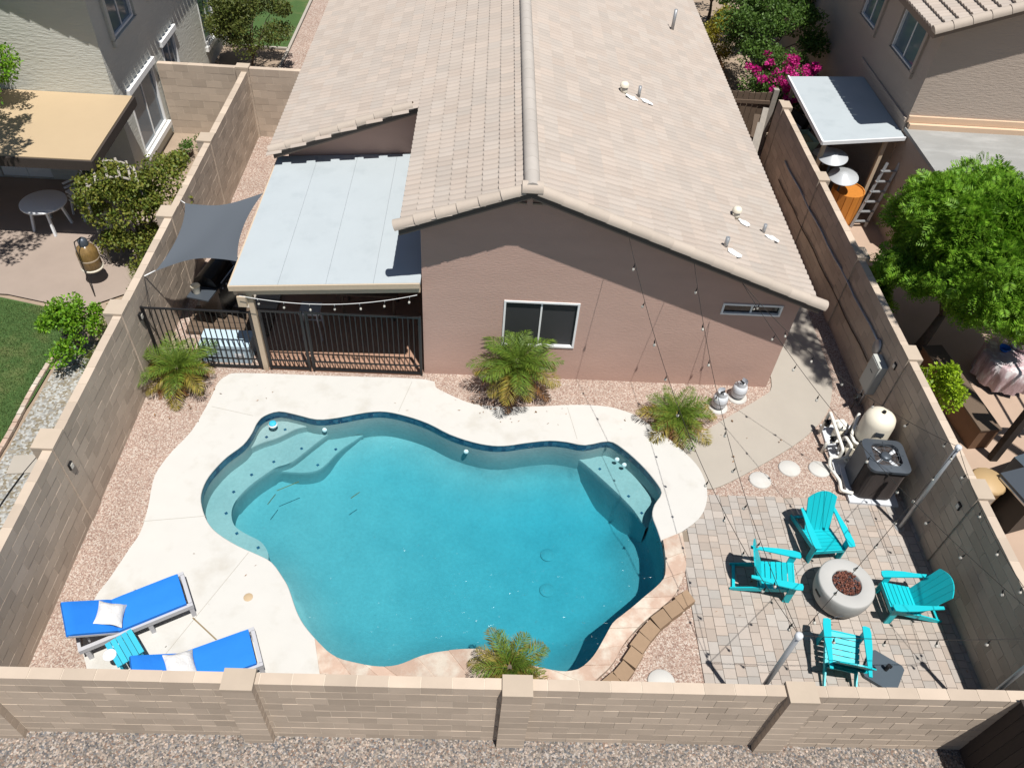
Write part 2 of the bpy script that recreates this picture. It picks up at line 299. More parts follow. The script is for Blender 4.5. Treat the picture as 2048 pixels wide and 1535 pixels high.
DECK_OUT = [(-6.3, 6.92), (-6.17, 7.15), (-5.87, 7.25), (-4.1, 7.27), (-2.14, 7.28), (-1.9, 7.06), (-1.58, 6.86), (-1.11, 6.64), (-0.47, 6.6), (0.15, 6.64), (0.99, 6.73), (1.59, 6.72), (1.92, 6.63), (2.21, 6.48), (2.72, 5.99), (3.15, 5.44), (3.31, 5.08), (3.34, 4.67), (3.24, 4.3), (3.05, 4.01), (2.71, 3.74)]
DECK_OUTL = [(-3.27, 0.95), (-3.4, 0.45), (-6.5, 0.4), (-6.71, 0.94), (-6.87, 1.22), (-6.96, 1.51), (-7.02, 2.11), (-6.91, 2.49), (-6.78, 3.04), (-6.7, 3.39), (-6.73, 3.87), (-6.81, 4.38), (-6.81, 4.71), (-6.68, 5.16), (-6.46, 5.68), (-6.33, 6.48)]
FLAG_OUT = [(2.7, 3.7), (2.67, 3.02), (2.46, 2.57), (2.32, 2.38), (2.1, 2.19), (1.83, 1.97), (1.61, 1.76), (1.4, 1.51), (1.25, 1.26), (1.03, 1.04), (0.77, 0.9), (-0.07, 0.85), (-1.06, 0.88), (-1.74, 0.88), (-2.34, 0.87), (-3.26, 0.96)]
PATH = [(6.30, 10.14), (6.28, 12.5), (6.7, 12.5), (6.69, 10.0), (6.68, 8.99), (6.65, 7.95), (6.51, 7.35), (6.2, 6.73), (5.57, 6.08), (4.7, 5.46), (3.81, 4.9), (3.37, 4.73), (3.2, 5.0), (3.0, 5.6), (3.6, 6.2), (4.87, 7.12), (5.24, 7.5), (5.3, 8.31), (5.35, 9.2)]
PATIO = [(2.7, 0.16), (2.66, 3.0), (2.66, 3.72), (2.85, 3.82), (3.0, 4.0), (3.12, 4.3), (3.16, 4.59), (6.0, 4.6), (7.09, 4.6), (7.09, 0.16)]
pool_loop = smooth_loop(POOL + FLAG_IN + DECK_IN2, 3)
deck_pool = smooth_loop(DECK_IN2 + POOL, 3, False)
flag_in = smooth_loop([POOL[-1]] + FLAG_IN + [DECK_IN2[0]], 3, False)
deck_loop = deck_pool[::-1] + smooth_loop([(2.33, 3.53)] + DECK_OUT[::-1], 3, False)[1:]   # built below as ring
W_IN_Y = 0.15; XL, XR = -7.6, 7.1
# ---------------------------------------------------------------- setting: ground sheets
YARD = [(XL, 0.0), (XR, 0.0), (XR, 18.0), (XL, 18.0)]
tag(sheet('ground', [(-300, -300), (300, -300), (300, 300), (-300, 300)], [YARD], -0.03, m_earth), kind='structure')
tag(sheet('alley_ground', [(-60, -60), (60, -60), (60, -0.0), (-60, -0.0)], [], 0.2, m_alley), kind='structure')
tag(sheet('yard_ground', YARD, [pool_loop], 0.0, m_gravel), kind='structure')
# deck: ring between the outer line and the pool edge
outer = smooth_loop(DECK_OUTL + DECK_OUT, 3, False)
inner = smooth_loop(POOL[::-1] + DECK_IN2[::-1], 3, False)            # from (2.33,3.53) round to (-3.43,1.52)
deck_poly = outer + [(2.33, 3.53)] + inner[1:] + [(-3.09, 1.24)]
ZD = 0.045
deck = sheet('pool_deck', deck_poly, [], ZD, m_deck, skirt=0.06); tag(deck, kind='structure')
# rounded nose of the deck along the pool
mb = MB(); nose = [(x, y, ZD - 0.018) for x, y in inner]; mb.tube(nose, 0.02, 8); mb.build('deck_nosing', m_deck, deck)
for a, b in [((-6.72, 3.6), (-5.70, 3.75)), ((-5.75, 1.0), (-4.8, 3.05)), ((-2.6, 6.35), (-2.4, 7.2)), ((0.95, 5.82), (0.8, 6.65)), ((-5.4, 6.1), (-6.25, 6.3))]:
    mb = MB(); mb.bar((*a, ZD + 0.001), (*b, ZD + 0.001), 0.009, 0.003); mb.build('control_joint', m_joint, deck)
mb = MB(); mb.bar((-5.40, 1.84, ZD + .001), (-4.86, 1.42, ZD + .001), .022, .003); mb.build('expansion_joint', M('joint_brown', (.22, .17, .10), .95), deck)
tag(sheet('walkway', smooth_loop(PATH, 3), [], 0.028, m_conc, skirt=0.05), kind='structure')
# flagstone coping: stones cut along the raised pool edge
cop = thing('stone_coping', 'pinkish flagstone coping along the near curved edge of the pool', 'coping', (0, 0, 0))
fo = smooth_loop(FLAG_OUT, 3, False)
def along(path, t):
    P = np.array(path); s = np.r_[0, np.cumsum(np.linalg.norm(np.diff(P, axis=0), axis=1))]; q = t * s[-1]
    return np.array([np.interp(q, s, P[:, 0]), np.interp(q, s, P[:, 1])])
ZF = 0.11
nst = 17; cuts = [0] + sorted(min(1, max(0, (i + random.uniform(-.22, .22)) / nst)) for i in range(1, nst)) + [1]
for i in range(nst):
    ts = np.linspace(cuts[i] + 0.0012, cuts[i + 1] - 0.0012, 6)
    a = [tuple(along(flag_in, t)) for t in ts]; b = [tuple(along(fo, t)) for t in ts]
    mb = MB(); mb.prism([(x, y) for x, y in a] + [(x, y) for x, y in b[::-1]], -0.05, ZF + random.uniform(-0.006, 0.006)); mb.build('flagstone', m_flag, cop)
mb = MB(); mb.prism(flag_in + fo[::-1], -0.06, ZF - 0.011); mb.build('coping_bed', m_flag, cop)
# brown edging blocks beside the coping
EB = [(2.42, 2.42), (2.20, 2.24), (1.97, 2.06), (1.75, 1.85), (1.56, 1.63), (1.42, 1.40), (1.25, 1.15), (1.05, 0.97)]
eb = thing('edging_row', 'row of brown stepped edging blocks curving beside the pool coping', 'edging')
for i, (x, y) in enumerate(EB):
    a = math.atan2(EB[min(i + 1, 7)][1] - EB[max(i - 1, 0)][1], EB[min(i + 1, 7)][0] - EB[max(i - 1, 0)][0])
    mb = MB(); L2 = 0.15; t = 0.115
    mb.prism([(-L2, -t), (L2 - .02, -t - .01), (L2, t), (-L2 + .03, t)], -0.05, 0.15); mb.build('edging_block', m_edge, eb, (x + .11 * math.sin(a) * -1 + 0.05, y - 0.07, 0), (0, 0, a + random.uniform(-.08, .08)))

# ---------------------------------------------------------------- pool basin, steps, waterline tile, water
ZW = -0.115
pool = thing('swimming_pool', 'freeform turquoise swimming pool with steps and a bench', 'pool')
bx = np.arange(-6.0, 2.6, 0.09); by = np.arange(1.0, 6.5, 0.09)
G = np.array([(x + (0.045 if j % 2 else 0), y) for j, y in enumerate(by) for x in bx]); G = G[pip(G, pool_loop)]; dG = dist_poly(G, pool_loop); G = G[dG > 0.03]; dG = dG[dG > 0.03]
def floor_z(p, d):
    deep = 1.0 + 0.48 * np.clip((p[:, 0] + 4.2) / 4.5, 0, 1) * np.clip((p[:, 1] - 0.8) / 1.5, 0.5, 1)
    t = np.clip(d / 0.95, 0, 1); return -(deep * (0.62 + 0.38 * np.sin(t * math.pi / 2)))
v, f = tri_poly(pool_loop, [], G)
P = np.array(v); d = dist_poly(P, pool_loop); z = np.where(d < 0.005, -0.75, floor_z(P, d))
mb = MB(); mb.add([(x, y, zz) for (x, y), zz in zip(v, z)], f, True)
n = len(pool_loop); mb.add([(x, y, -0.02) for x, y in pool_loop] + [(x, y, -0.751) for x, y in pool_loop], [(i, (i + 1) % n, n + (i + 1) % n, n + i) for i in range(n)], True)
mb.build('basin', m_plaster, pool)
cen = np.mean(pool_loop, axis=0)
def inset(loop, d):
    out = []; n = len(loop)
    for i in range(n):
        a = np.array(loop[i - 1]); b = np.array(loop[(i + 1) % n]); t = (b - a) / (np.linalg.norm(b - a) + 1e-9); nrm = np.array([t[1], -t[0]])
        q = np.array(loop[i]) + nrm * d; out.append(tuple(q))
    return out
ins = inset(pool_loop, 0.006)
if not pip(np.array([ins[5]]), pool_loop)[0]: ins = inset(pool_loop, -0.006)
mb = MB(); mb.add([(x, y, 0.0) for x, y in ins] + [(x, y, -0.16) for x, y in ins], [(i, (i + 1) % n, n + (i + 1) % n, n + i) for i in range(n)], True); mb.build('waterline_tile_band', m_wtile, pool)
mb = MB(); grow = inset(pool_loop, 0.03)
if pip(np.array([grow[5]]), pool_loop)[0]: grow = inset(pool_loop, -0.03)
mb.prism(grow, -2.6, ZW); mb.build('water', m_water, pool)
def flared(name, line, wall, ztop, zbot, flare):
    """solid between the pool wall and an inner line; its riser is coved outwards at the foot"""
    line = [np.array(q) for q in line]; n = len(line); mb = MB(); top = [tuple(q) for q in line] + list(wall); v, f = tri_poly(top, [])
    mb.add([(x, y, ztop) for x, y in v], f); c = np.mean(np.array(wall), axis=0); rows = []
    for k, (fo_, zz) in enumerate(((0, 0), (.008, .02), (.02, .12), (.08, .4), (.3, .7), (1.0, 1.0))):
        r = []
        for i, q in enumerate(line):
            t = line[min(i + 1, n - 1)] - line[max(i - 1, 0)]; t /= np.linalg.norm(t) + 1e-9; nr_ = np.array((t[1], -t[0]))
            if nr_ @ (q - c) < 0: nr_ = -nr_
            p_ = q + nr_ * flare * fo_ if k > 1 else q + nr_ * fo_; r.append((p_[0], p_[1], ztop - (ztop - zbot) * zz))
        rows += r
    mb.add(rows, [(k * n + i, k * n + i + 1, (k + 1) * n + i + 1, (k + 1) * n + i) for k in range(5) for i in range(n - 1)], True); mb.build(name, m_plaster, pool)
def ledge(name, line, ztop, zbot=-1.6, flare=.1):
    line = smooth_loop(line, 4, False); a = np.array(line[0]); b = np.array(line[-1]); PL = np.array(pool_loop)
    i = int(np.argmin(np.linalg.norm(PL - a, axis=1))); j = int(np.argmin(np.linalg.norm(PL - b, axis=1))); n = len(PL)
    fw = [pool_loop[k % n] for k in range(j, (i if i >= j else i + n) + 1)]; bw = [pool_loop[k % n] for k in range(j, (i if i <= j else i - n) - 1, -1)]
    flared(name, line, fw if len(fw) < len(bw) else bw, ztop, zbot, flare)
STEP1 = [(-5.50, 5.36), (-5.45, 5.5), (-5.23, 5.69), (-4.96, 5.83), (-4.76, 5.98), (-4.6, 6.10), (-4.40, 6.17)]
STEP2 = [(-4.60, 3.02), (-4.59, 3.2), (-4.61, 3.33), (-4.7, 3.48), (-4.83, 3.6), (-5.07, 3.72), (-5.27, 3.84), (-5.38, 3.97), (-5.45, 4.17), (-5.45, 4.37), (-5.38, 4.58), (-5.24, 4.82), (-5.06, 5.04), (-4.87, 5.23), (-4.65, 5.34), (-4.5, 5.49), (-4.29, 5.77), (-4.14, 5.96), (-4.0, 6.13)]
STEP3 = [(-4.80, 5.28), (-4.37, 5.27), (-4.11, 5.34), (-3.96, 5.5), (-3.82, 5.74), (-3.67, 5.94), (-3.53, 6.08), (-3.34, 6.27)]
ledge('entry_step', STEP1, -0.28, -.7); ledge('bench', STEP2, -0.45, -1.3, .06)
flared('entry_step', smooth_loop(STEP3, 4, False), [(-3.6, 6.22), (-4.0, 6.12), (-4.5, 5.95), (-4.9, 5.6)], -.62, -1.35, .07)
ledge('bench', [(1.03, 5.72), (1.24, 5.50), (1.5, 5.2), (1.81, 4.82), (2.03, 4.50), (2.20, 4.12)], -0.45, -1.8, .16)
for x, y, z in [(-4.82, 6.05, -.28), (-5.14, 5.84, -.28), (-4.46, 5.72, -.45), (-4.93, 5.37, -.45), (-5.28, 5.04, -.45), (-5.52, 4.63, -.45), (-5.54, 4.15, -.45), (-5.25, 3.73, -.45), (-4.81, 3.45, -.45), (-3.83, 5.87, -.62), (-4.12, 5.46, -.62), (1.44, 5.48, -.45), (1.95, 4.84, -.45), (2.16, 4.46, -.45)]:
    MB().box((x, y, z + 0.004), (0.05, 0.05, 0.008), 0.7).build('marker_tile', m_wtile, pool)
for x, y in [(-4.05, 6.08), (-1.22, 5.66), (1.77, 5.60), (1.90, 5.47)]:
    MB().lathe([(0.0, .03), (.03, .03), (.045, .015), (.05, 0)], (0, 0, 0), 14).build('return_fitting', m_whitepl, pool, (x, y, -0.28), (1.2, 0, 0))
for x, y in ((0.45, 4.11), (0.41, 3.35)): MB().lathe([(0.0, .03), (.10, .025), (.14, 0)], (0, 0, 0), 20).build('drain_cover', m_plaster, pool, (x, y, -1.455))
fl = thing('chlorine_floater', 'small round blue and white floater in the pool corner', 'floater', (-5.03, 6.03, ZW))
mb = MB(); mb.lathe([(0, -.06), (.06, -.06), (.085, -.02), (.09, 0.01), (.075, .03)], n=20); mb.build('float_body', m_white, fl)
mb = MB(); mb.lathe([(.076, .028), (.07, .05), (.05, .062), (0, .065)], n=20); mb.build('float_cap', m_turq2, fl)
for i, (x, y, a, l) in enumerate([(-4.45, 4.55, .5, .42), (-4.68, 4.25, 1.1, .25), (-3.2, 4.4, .7, .2)]):
    mb = MB(); mb.bar((-l / 2, 0, 0), (l / 2, 0.02, 0), 0.012, 0.005); o = mb.build('palm_leaf_strip', m_lolive, None, (x, y, ZW + 0.006), (0, 0, a))
    tag(o, ['long thin green leaf strip floating near the pool steps', 'shorter leaf strip floating below the longest one', 'thin leaf strip floating alone nearest the middle of the pool'][i], 'leaf')
o = MB().lathe([(0.0, .012), (.055, .012), (.075, 0.0)], n=18).build('deck_drain_lid', m_rooft, None, (-4.62, 2.22, ZD + 0.001)); tag(o, 'round yellowed skimmer lid set in the white deck by the loungers', 'lid')

# ---------------------------------------------------------------- block walls
CAMP = np.array(camo.location)
def block_wall(name, label, p0, p1, z0, ztop, thick=0.15, pil=(), side=1, limit=285, phase=0.0, pil_out=(0.1, 0.03), cap_over=0.045, lim_h=None):
    """wall from p0 to p1; pil: list of (start,end) distances of pilasters; side: +1 when the pilaster's deep side is to the left of travel"""
    B, H, J = 0.4064, 0.2032, 0.010
    p0 = np.array(p0, float); p1 = np.array(p1, float); Lw = np.linalg.norm(p1 - p0); u = (p1 - p0) / Lw; nrm = np.array([-u[1], u[0]]); ang = math.atan2(u[1], u[0])
    root = thing(name, label, 'wall', (p0[0], p0[1], 0), ang)
    segs = []; s = 0.0
    for a, b in sorted(pil):
        if a > s: segs.append((s, a))
        s = b
    if s < Lw: segs.append((s, Lw))
    rows = int(math.ceil((ztop - z0) / H)); blocks = []
    for r in range(rows):
        zt = ztop - r * H; zb = max(zt - H, z0 - 0.05)
        for a, b in segs:
            k0 = math.floor((a - phase) / B) - 1
            for k in range(k0, int((b - phase) / B) + 2):
                x0 = phase + (k + 0.5 * (r % 2)) * B; x1 = x0 + B; x0 = max(x0, a); x1 = min(x1, b)
                if x1 - x0 < 0.03: continue
                blocks.append(((x0 + x1) / 2, (zt + zb) / 2, x1 - x0 - J, zt - zb - J))
    pos = np.array([[p0[0] + u[0] * b[0], p0[1] + u[1] * b[0], b[1]] for b in blocks]); order = np.argsort(np.linalg.norm(pos - CAMP, axis=1))
    cache = {}; rest = MB()
    for rank, i in enumerate(order):
        x, z, l, h = blocks[i]; dy = random.uniform(-.0022, .0022)
        if rank < limit:
            key = (round(l, 3), round(h, 3))
            if key not in cache: cache[key] = MB().box((0, 0, 0), (l, thick, h)).mesh('block', m_block)
            link('block', cache[key], root, (x, dy, z))
        else: rest.box((x, dy, z), (l, thick, h))
    if rest.v: tag(rest.build('block_courses', m_block, root), kind='stuff')
    mb = MB()
    for a, b in segs: mb.box(((a + b) / 2, 0, (z0 - .1 + ztop - .012) / 2), (b - a + .02, thick - 0.009, ztop - .012 - z0 + .1))
    mb.build('mortar_core', m_mortar, root)
    for a, b in pil:
        o_, i_ = pil_out; y0 = -thick / 2 - (i_ if side > 0 else o_); y1 = thick / 2 + (o_ if side > 0 else i_)
        zt = ztop + cap_over - 0.06; k = 0
        while zt > z0:
            zb = max(zt - H, z0 - .05); MB().box(((a + b) / 2, (y0 + y1) / 2, (zt + zb) / 2), (b - a - .004, y1 - y0, zt - zb - J)).build('pilaster_block', m_block, root); zt = zb
        MB().box(((a + b) / 2, (y0 + y1) / 2, (z0 + ztop) / 2), (b - a - .016, y1 - y0 - .012, ztop - z0 - .02)).build('pilaster_core', m_mortar, root)
        MB().box(((a + b) / 2, (y0 + y1) / 2, ztop + cap_over - 0.03), (b - a + .002, y1 - y0 + .004, 0.058)).build('pilaster_cap', m_cap, root)
    return root
HB = 1.953
bw0 = -9.6
block_wall('back_wall', 'tan block wall across the foreground with square pilasters', (bw0, 0.075), (9.2, 0.075), 0.2, HB, pil=[(-7.62 - bw0, -7.12 - bw0), (-4.107 - bw0, -3.71 - bw0), (-.585 - bw0, -.195 - bw0), (3.12 - bw0, 3.51 - bw0)], side=-1, phase=(0 - bw0) % .4064, limit=290)
block_wall('side_wall_left', 'sunlit tan block wall along the left side of the yard', (XL - .075, 0.15), (XL - .075, 17.0), 0.0, 1.93, pil=[(3.45, 3.85), (6.6, 7.0), (9.7, 10.1), (12.8, 13.2)], side=1, pil_out=(0.17, 0.02))
block_wall('side_wall_right', 'shaded taupe block wall along the right side of the yard', (XR + .075, 0.15), (XR + .075, 17.0), -0.05, 1.88, pil=[(3.15, 3.55), (6.35, 6.75), (9.5, 9.9), (12.6, 13.0), (16.3, 16.7)], side=-1, pil_out=(0.10, 0.03))
block_wall('rear_cross_wall', 'tan block wall crossing behind the side yard at upper left', (-10.0, 16.85), (-5.6, 16.85), 0.0, 2.0, pil=[(2.1, 2.45)], side=1, pil_out=(.06, .06), limit=120)
# ---------------------------------------------------------------- main house
house = thing('main_house', 'single storey rose stucco house with beige tiled gable roof', 'house', (0, 0, 0))
RX0, SL, ZR = -0.28, 0.39, 4.72
def zroof(x): return ZR - SL * abs(x - RX0)
def wall_poly(name, pts, holes, place, mat, parent, thick=0.0):
    v, f = tri_poly(pts, holes); mb = MB(); mb.add([place(a, b, 0) for a, b in v], f)
    if thick:
        for h in holes:
            n = len(h); mb.add([place(a, b, 0) for a, b in h] + [place(a, b, thick) for a, b in h], [(i, (i + 1) % n, n + (i + 1) % n, n + i) for i in range(n)])
    return mb.build(name, mat, parent)
YW = 7.5; XWL, XWR = -2.17, 5.12
def rect(x0, z0, x1, z1): return [(x0, z0), (x1, z0), (x1, z1), (x0, z1)]
WIN1 = (-.60, .91, .87, 2.09); WIN2 = (3.62, 1.99, 4.80, 2.265)
front = [(XWL, -.1), (XWR, -.1), (XWR, zroof(XWR) - .02), (RX0, ZR - .02), (XWL, zroof(XWL) - .02)]
wall_poly('front_wall', front, [rect(*WIN1), rect(*WIN2)], lambda a, b, t: (a, YW + t, b), m_stucco, house, 0.12)
wall_poly('side_wall', [(YW, -.1), (24, -.1), (24, zroof(XWR) - .02), (YW, zroof(XWR) - .02)], [], lambda a, b, t: (XWR, a, b), m_stucco, house)
wall_poly('patio_side_wall', [(YW, -.1), (11.9, -.1), (11.9, zroof(XWL) - .02), (YW, zroof(XWL) - .02)], [], lambda a, b, t: (XWL, a, b), m_stucco, house)
wall_poly('patio_back_wall', [(-5.5, -.1), (XWL, -.1), (XWL, zroof(XWL) - .02), (-5.5, zroof(-5.5) - .02)], [], lambda a, b, t: (a, 11.9, b), m_stucco, house)
wall_poly('side_wall', [(11.9, -.1), (24, -.1), (24, zroof(-5.5) - .02), (11.9, zroof(-5.5) - .02)], [], lambda a, b, t: (-5.5, a, b), m_stucco, house)
def window(parent, place, r, glass=m_screen, frame=m_white, fw=0.04, split=True, mull=None):
    x0, z0, x1, z1 = r; w = None
    mb = MB()
    for a, b, c, d in ((x0, z0, x1, z0 + fw), (x0, z1 - fw, x1, z1), (x0, z0 + fw, x0 + fw, z1 - fw), (x1 - fw, z0 + fw, x1, z1 - fw)):
        P = [place(a, b, -.02), place(c, b, -.02), place(c, d, -.02), place(a, d, -.02), place(a, b, .06), place(c, b, .06), place(c, d, .06), place(a, d, .06)]
        mb.add(P, [(0, 1, 2, 3), (7, 6, 5, 4), (0, 4, 5, 1), (1, 5, 6, 2), (2, 6, 7, 3), (3, 7, 4, 0)])
    win = mb.build('window', frame, parent); xm = (x0 + x1) / 2
    def pane(a, c, t): MB().add([place(a, z0 + fw, t), place(c, z0 + fw, t), place(c, z1 - fw, t), place(a, z1 - fw, t)], [(0, 1, 2, 3)]).build('pane', glass, win)
    if split:
        pane(x0 + fw, xm - .016, .03); pane(xm + .016, x1 - fw, .045)
        P = [place(a, b, t) for t in (.01, .05) for a, b in ((xm - .017, z0 + fw), (xm + .017, z0 + fw), (xm + .017, z1 - fw), (xm - .017, z1 - fw))]
        MB().add(P, [(0, 1, 2, 3), (7, 6, 5, 4), (0, 4, 5, 1), (1, 5, 6, 2), (2, 6, 7, 3), (3, 7, 4, 0)]).build('mullion', frame, win)
    else: pane(x0 + fw, x1 - fw, .03)
    return win
fw_ = lambda a, b, t: (a, YW + t, b)
window(house, fw_, WIN1); window(house, fw_, WIN2, m_glass)
# roof: underlay decks, tiles (low double-barrel profile), ridge, rakes
TW, TE = 0.330, 0.300
def tile_mesh():
    ts = (0, .022, .08, .25, .42, .478, .5, .522, .58, .75, .92, .978, 1.0); K = len(ts) - 1; vs = []; Lt = TE + 0.06
    for u in (0.0, Lt):          # u measured down-slope; lower edge lifted; two barrels with a sharp groove between
        for t in ts: vs.append((u, (t - .5) * (TW - .006), 0.012 + 0.040 * (u / Lt) + 0.030 * abs(math.sin(2 * math.pi * t)) ** .5))
    vs += [(Lt, vs[K + 1 + k][1], vs[K + 1 + k][2] - 0.036) for k in range(K + 1)]
    fs = [(k, K + 1 + k, K + 2 + k, k + 1) for k in range(K)] + [(K + 1 + k, 2 * K + 2 + k, 2 * K + 3 + k, K + 2 + k) for k in range(K)]
    return vs, fs
TV, TF = tile_mesh(); tile_me = MB().add(TV, TF).mesh('roof_tile', m_tile)
TVa = np.array(TV)
def slope(name, sgn, regions, limit):
    """regions: (y0, y1, xe) strips of the slope with eave at xe"""
    c = math.sqrt(1 + SL * SL); ang = math.atan(SL)
    deckmb = MB()
    for y0, y1, xe in regions:
        deckmb.add([(RX0, y0, ZR), (xe, y0, zroof(xe)), (xe, y1, zroof(xe)), (RX0, y1, ZR), (RX0, y0, ZR - .12), (xe, y0, zroof(xe) - .12), (xe, y1, zroof(xe) - .12), (RX0, y1, ZR - .12)],
                   [(0, 1, 2, 3), (7, 6, 5, 4), (0, 4, 5, 1), (1, 5, 6, 2), (2, 6, 7, 3), (3, 7, 4, 0)])
    part = deckmb.build(name, m_under, house)
    R = Matrix(((sgn / c, 0, SL / c * sgn), (0, 1, 0), (-SL / c, 0, 1 / c))) if sgn > 0 else Matrix(((-1 / c, 0, -SL / c), (0, -1, 0), (-SL / c, 0, 1 / c)))
    items = []; ya = min(r[0] for r in regions); yb = max(r[1] for r in regions); Lmax = max(abs(r[2] - RX0) for r in regions) * c
    for r in range(int(Lmax / TE) + 2):                       # courses counted from the ridge so they run through both strips
        u0 = r * TE - 0.10; off = (TW / 4 if r % 2 else 0)
        for k in range(int((yb - ya) / TW) + 2):
            yc = ya + TW / 2 + k * TW - off
            if yc < ya + .02 or yc > yb: continue
            xe = [q[2] for q in regions if q[0] - .001 <= yc + .06 and yc + .06 <= q[1] + .2][-1]
            if u0 + TE * .75 < abs(xe - RX0) * c: items.append((u0, yc))
    A = np.array([[RX0 + sgn * u / c, y, ZR - SL * u / c] for u, y in items]); order = np.argsort(np.linalg.norm(A - CAMP, axis=1))
    Rn = np.array(R); rest = MB(); eul = R.to_euler()
    for rank, i in enumerate(order):
        j = random.uniform(-.004, .004)
        if rank < limit: link('tile', tile_me, part, (A[i][0], A[i][1] + j, A[i][2] + .002), eul)
        else: rest.add((TVa @ Rn.T) + A[i] + (0, j, .002), TF)
    tag(rest.build('tile_courses', m_tile, part), kind='stuff')
YR = 7.17; YR2 = 11.55
slope('roof_slope', 1, [(YR, 24.0, 5.36)], 300)
slope('roof_slope', -1, [(YR, YR2, -2.52), (YR2, 24.0, -5.74)], 300)
# half-barrel trim tiles
def barrel(parent, name, p, q, r, mat, n=8, lift=0.012, seg=0.42, taper=0.965):
    p = Vector(p); q = Vector(q); L_ = (q - p).length; k = max(1, round(L_ / seg)); d = (q - p) / k
    dn = d.normalized(); up = Vector((0, 0, 1)); side = dn.cross(up).normalized(); up2 = side.cross(dn).normalized()
    for i in range(k):
        a = p + d * i; b = a + d * 1.04; vs = []
        for e, (pt, rr) in enumerate(((a, r * taper), (b, r))):
            for t in range(n + 1):
                th = math.pi * 1.15 * t / n - 0.075 * math.pi; vs.append(pt + side * (math.cos(th) * rr) + up2 * (math.sin(th) * rr + (lift if e else 0)))
        mb = MB(); mb.add(vs, [(t, t + 1, n + 2 + t, n + 1 + t) for t in range(n)], True); mb.add(vs[n + 1:], [list(range(n + 1))])
        mb.build(name, mat, parent)
barrel(house, 'ridge_tile', (RX0, 24, ZR + .05), (RX0, YR - .02, ZR + .05), .135, m_ridge, taper=.992, lift=.003)
for sg, xe, y in ((1, 5.40, YR), (-1, -2.56, YR)):
    barrel(house, 'rake_tile', (RX0 + sg * .10, y + .03, ZR + .0), (xe, y + .03, zroof(xe) + .035), .118, m_rake, taper=.97 if sg > 0 else .86, lift=.012 if sg > 0 else .02)
barrel(house, 'rake_tile', (-2.62, YR2 + .03, zroof(-2.62) + .035), (-5.78, YR2 + .03, zroof(-5.78) + .035), .118, m_rake, taper=.88, lift=.02)
barrel(house, 'apex_tile', (RX0 - .17, YR + .03, ZR + .045), (RX0 + .17, YR + .03, ZR + .045), .122, m_rake, taper=1.0, lift=0.0)
def fascia(x0, x1, y, h=.16):
    MB().add([(x0, y, zroof(x0) - .01), (x1, y, zroof(x1) - .01), (x1, y, zroof(x1) - h), (x0, y, zroof(x0) - h), (x0, y + .04, zroof(x0) - .01), (x1, y + .04, zroof(x1) - .01), (x1, y + .04, zroof(x1) - h), (x0, y + .04, zroof(x0) - h)],
             [(0, 1, 2, 3), (7, 6, 5, 4), (0, 4, 5, 1), (1, 5, 6, 2), (2, 6, 7, 3), (3, 7, 4, 0)]).build('barge_board', m_fascia, house)
fascia(RX0 + .002, 5.36, YR + .02); fascia(-2.52, RX0 - .002, YR + .02); fascia(-5.74, -2.55, YR2 + .02)
MB().box((RX0, YW - .02, 4.42), (.10, .05, .34)).build('gable_king_post', m_stucco, house)
for i in range(3): MB().box((RX0, YW - .012, 4.28 + i * .07), (.85 - i * .25, .02, .045), rot=Euler((.5, 0, 0))).build('vent_slat', m_fascia, house)
# roof vents with pale sealant patches
def on_roof(x, y, dz=0.0): return (x, y, zroof(x) + .05 + dz)
for i, (x, y, r, h) in enumerate([(1.92, 12.6, .08, .15), (2.3, 12.75, .035, .25), (3.95, 9.15, .075, .14), (4.55, 9.0, .035, .2), (3.45, 7.85, .04, .22), (4.0, 18.3, .045, .55)]):
    p = on_roof(x, y); mb = MB()
    mb.cyl((0, 0, -.04), r, h + .04, 14)
    if r > .06: mb.lathe([(r * 1.3, h), (r * 1.25, h + .05), (r * .8, h + .09), (0, h + .1)], n=14)
    v_ = mb.build('roof_vent', m_cream if r > .06 else m_galv, house, p)
    if i != 5:
        bl = MB(); pts = [(.16 * random.uniform(.7, 1.2) * math.cos(t) + .18, .10 * random.uniform(.6, 1.3) * math.sin(t) - .13) for t in np.linspace(0, 6.28, 14)[:-1]]
        bl.add([(a, b, -SL * a + .036) for a, b in pts], [list(range(13))]); bl.build('sealant_patch', m_white, v_)
# ---------------------------------------------------------------- patio cover and what stands under it
pc = thing('patio_cover', 'flat white patio cover beside the rose stucco wall', 'patio cover')
zp = lambda x: 2.31 + (x + 5.72) * 0.076
YP0, YP1 = 7.30, 11.86; xs = [-5.72, -4.82, -3.93, -3.05, -2.18]
for i in range(4):
    a, b = xs[i] + .002, xs[i + 1] - .002
    MB().add([(a, YP0, zp(a)), (b, YP0, zp(b)), (b, YP1, zp(b) + .02), (a, YP1, zp(a) + .02), (a, YP0, zp(a) - .05), (b, YP0, zp(b) - .05), (b, YP1, zp(b) - .03), (a, YP1, zp(a) - .03)],
             [(0, 1, 2, 3), (7, 6, 5, 4), (0, 4, 5, 1), (1, 5, 6, 2), (2, 6, 7, 3), (3, 7, 4, 0)]).build('roof_panel', m_roofw, pc)
MB().bar((-5.74, YP0 - .015, zp(-5.74) - .06), (-2.19, YP0 - .015, zp(-2.19) - .06), .03, .11).build('front_fascia', m_tanwood, pc)
MB().bar((-5.735, YP0, zp(-5.74) - .06), (-5.735, YP1, zp(-5.74) - .06), .03, .11).build('side_fascia', m_tanwood, pc)
MB().bar((-5.70, YP0 + .12, zp(-5.7) - .20), (-2.2, YP0 + .12, zp(-2.2) - .20), .10, .18).build('beam', m_tanwood, pc)
for i in range(7): x = -5.5 + i * .54; MB().bar((x, YP0 + .03, zp(x) - .11), (x, YP1, zp(x) - .09), .05, .10).build('rafter', m_tanwood, pc)
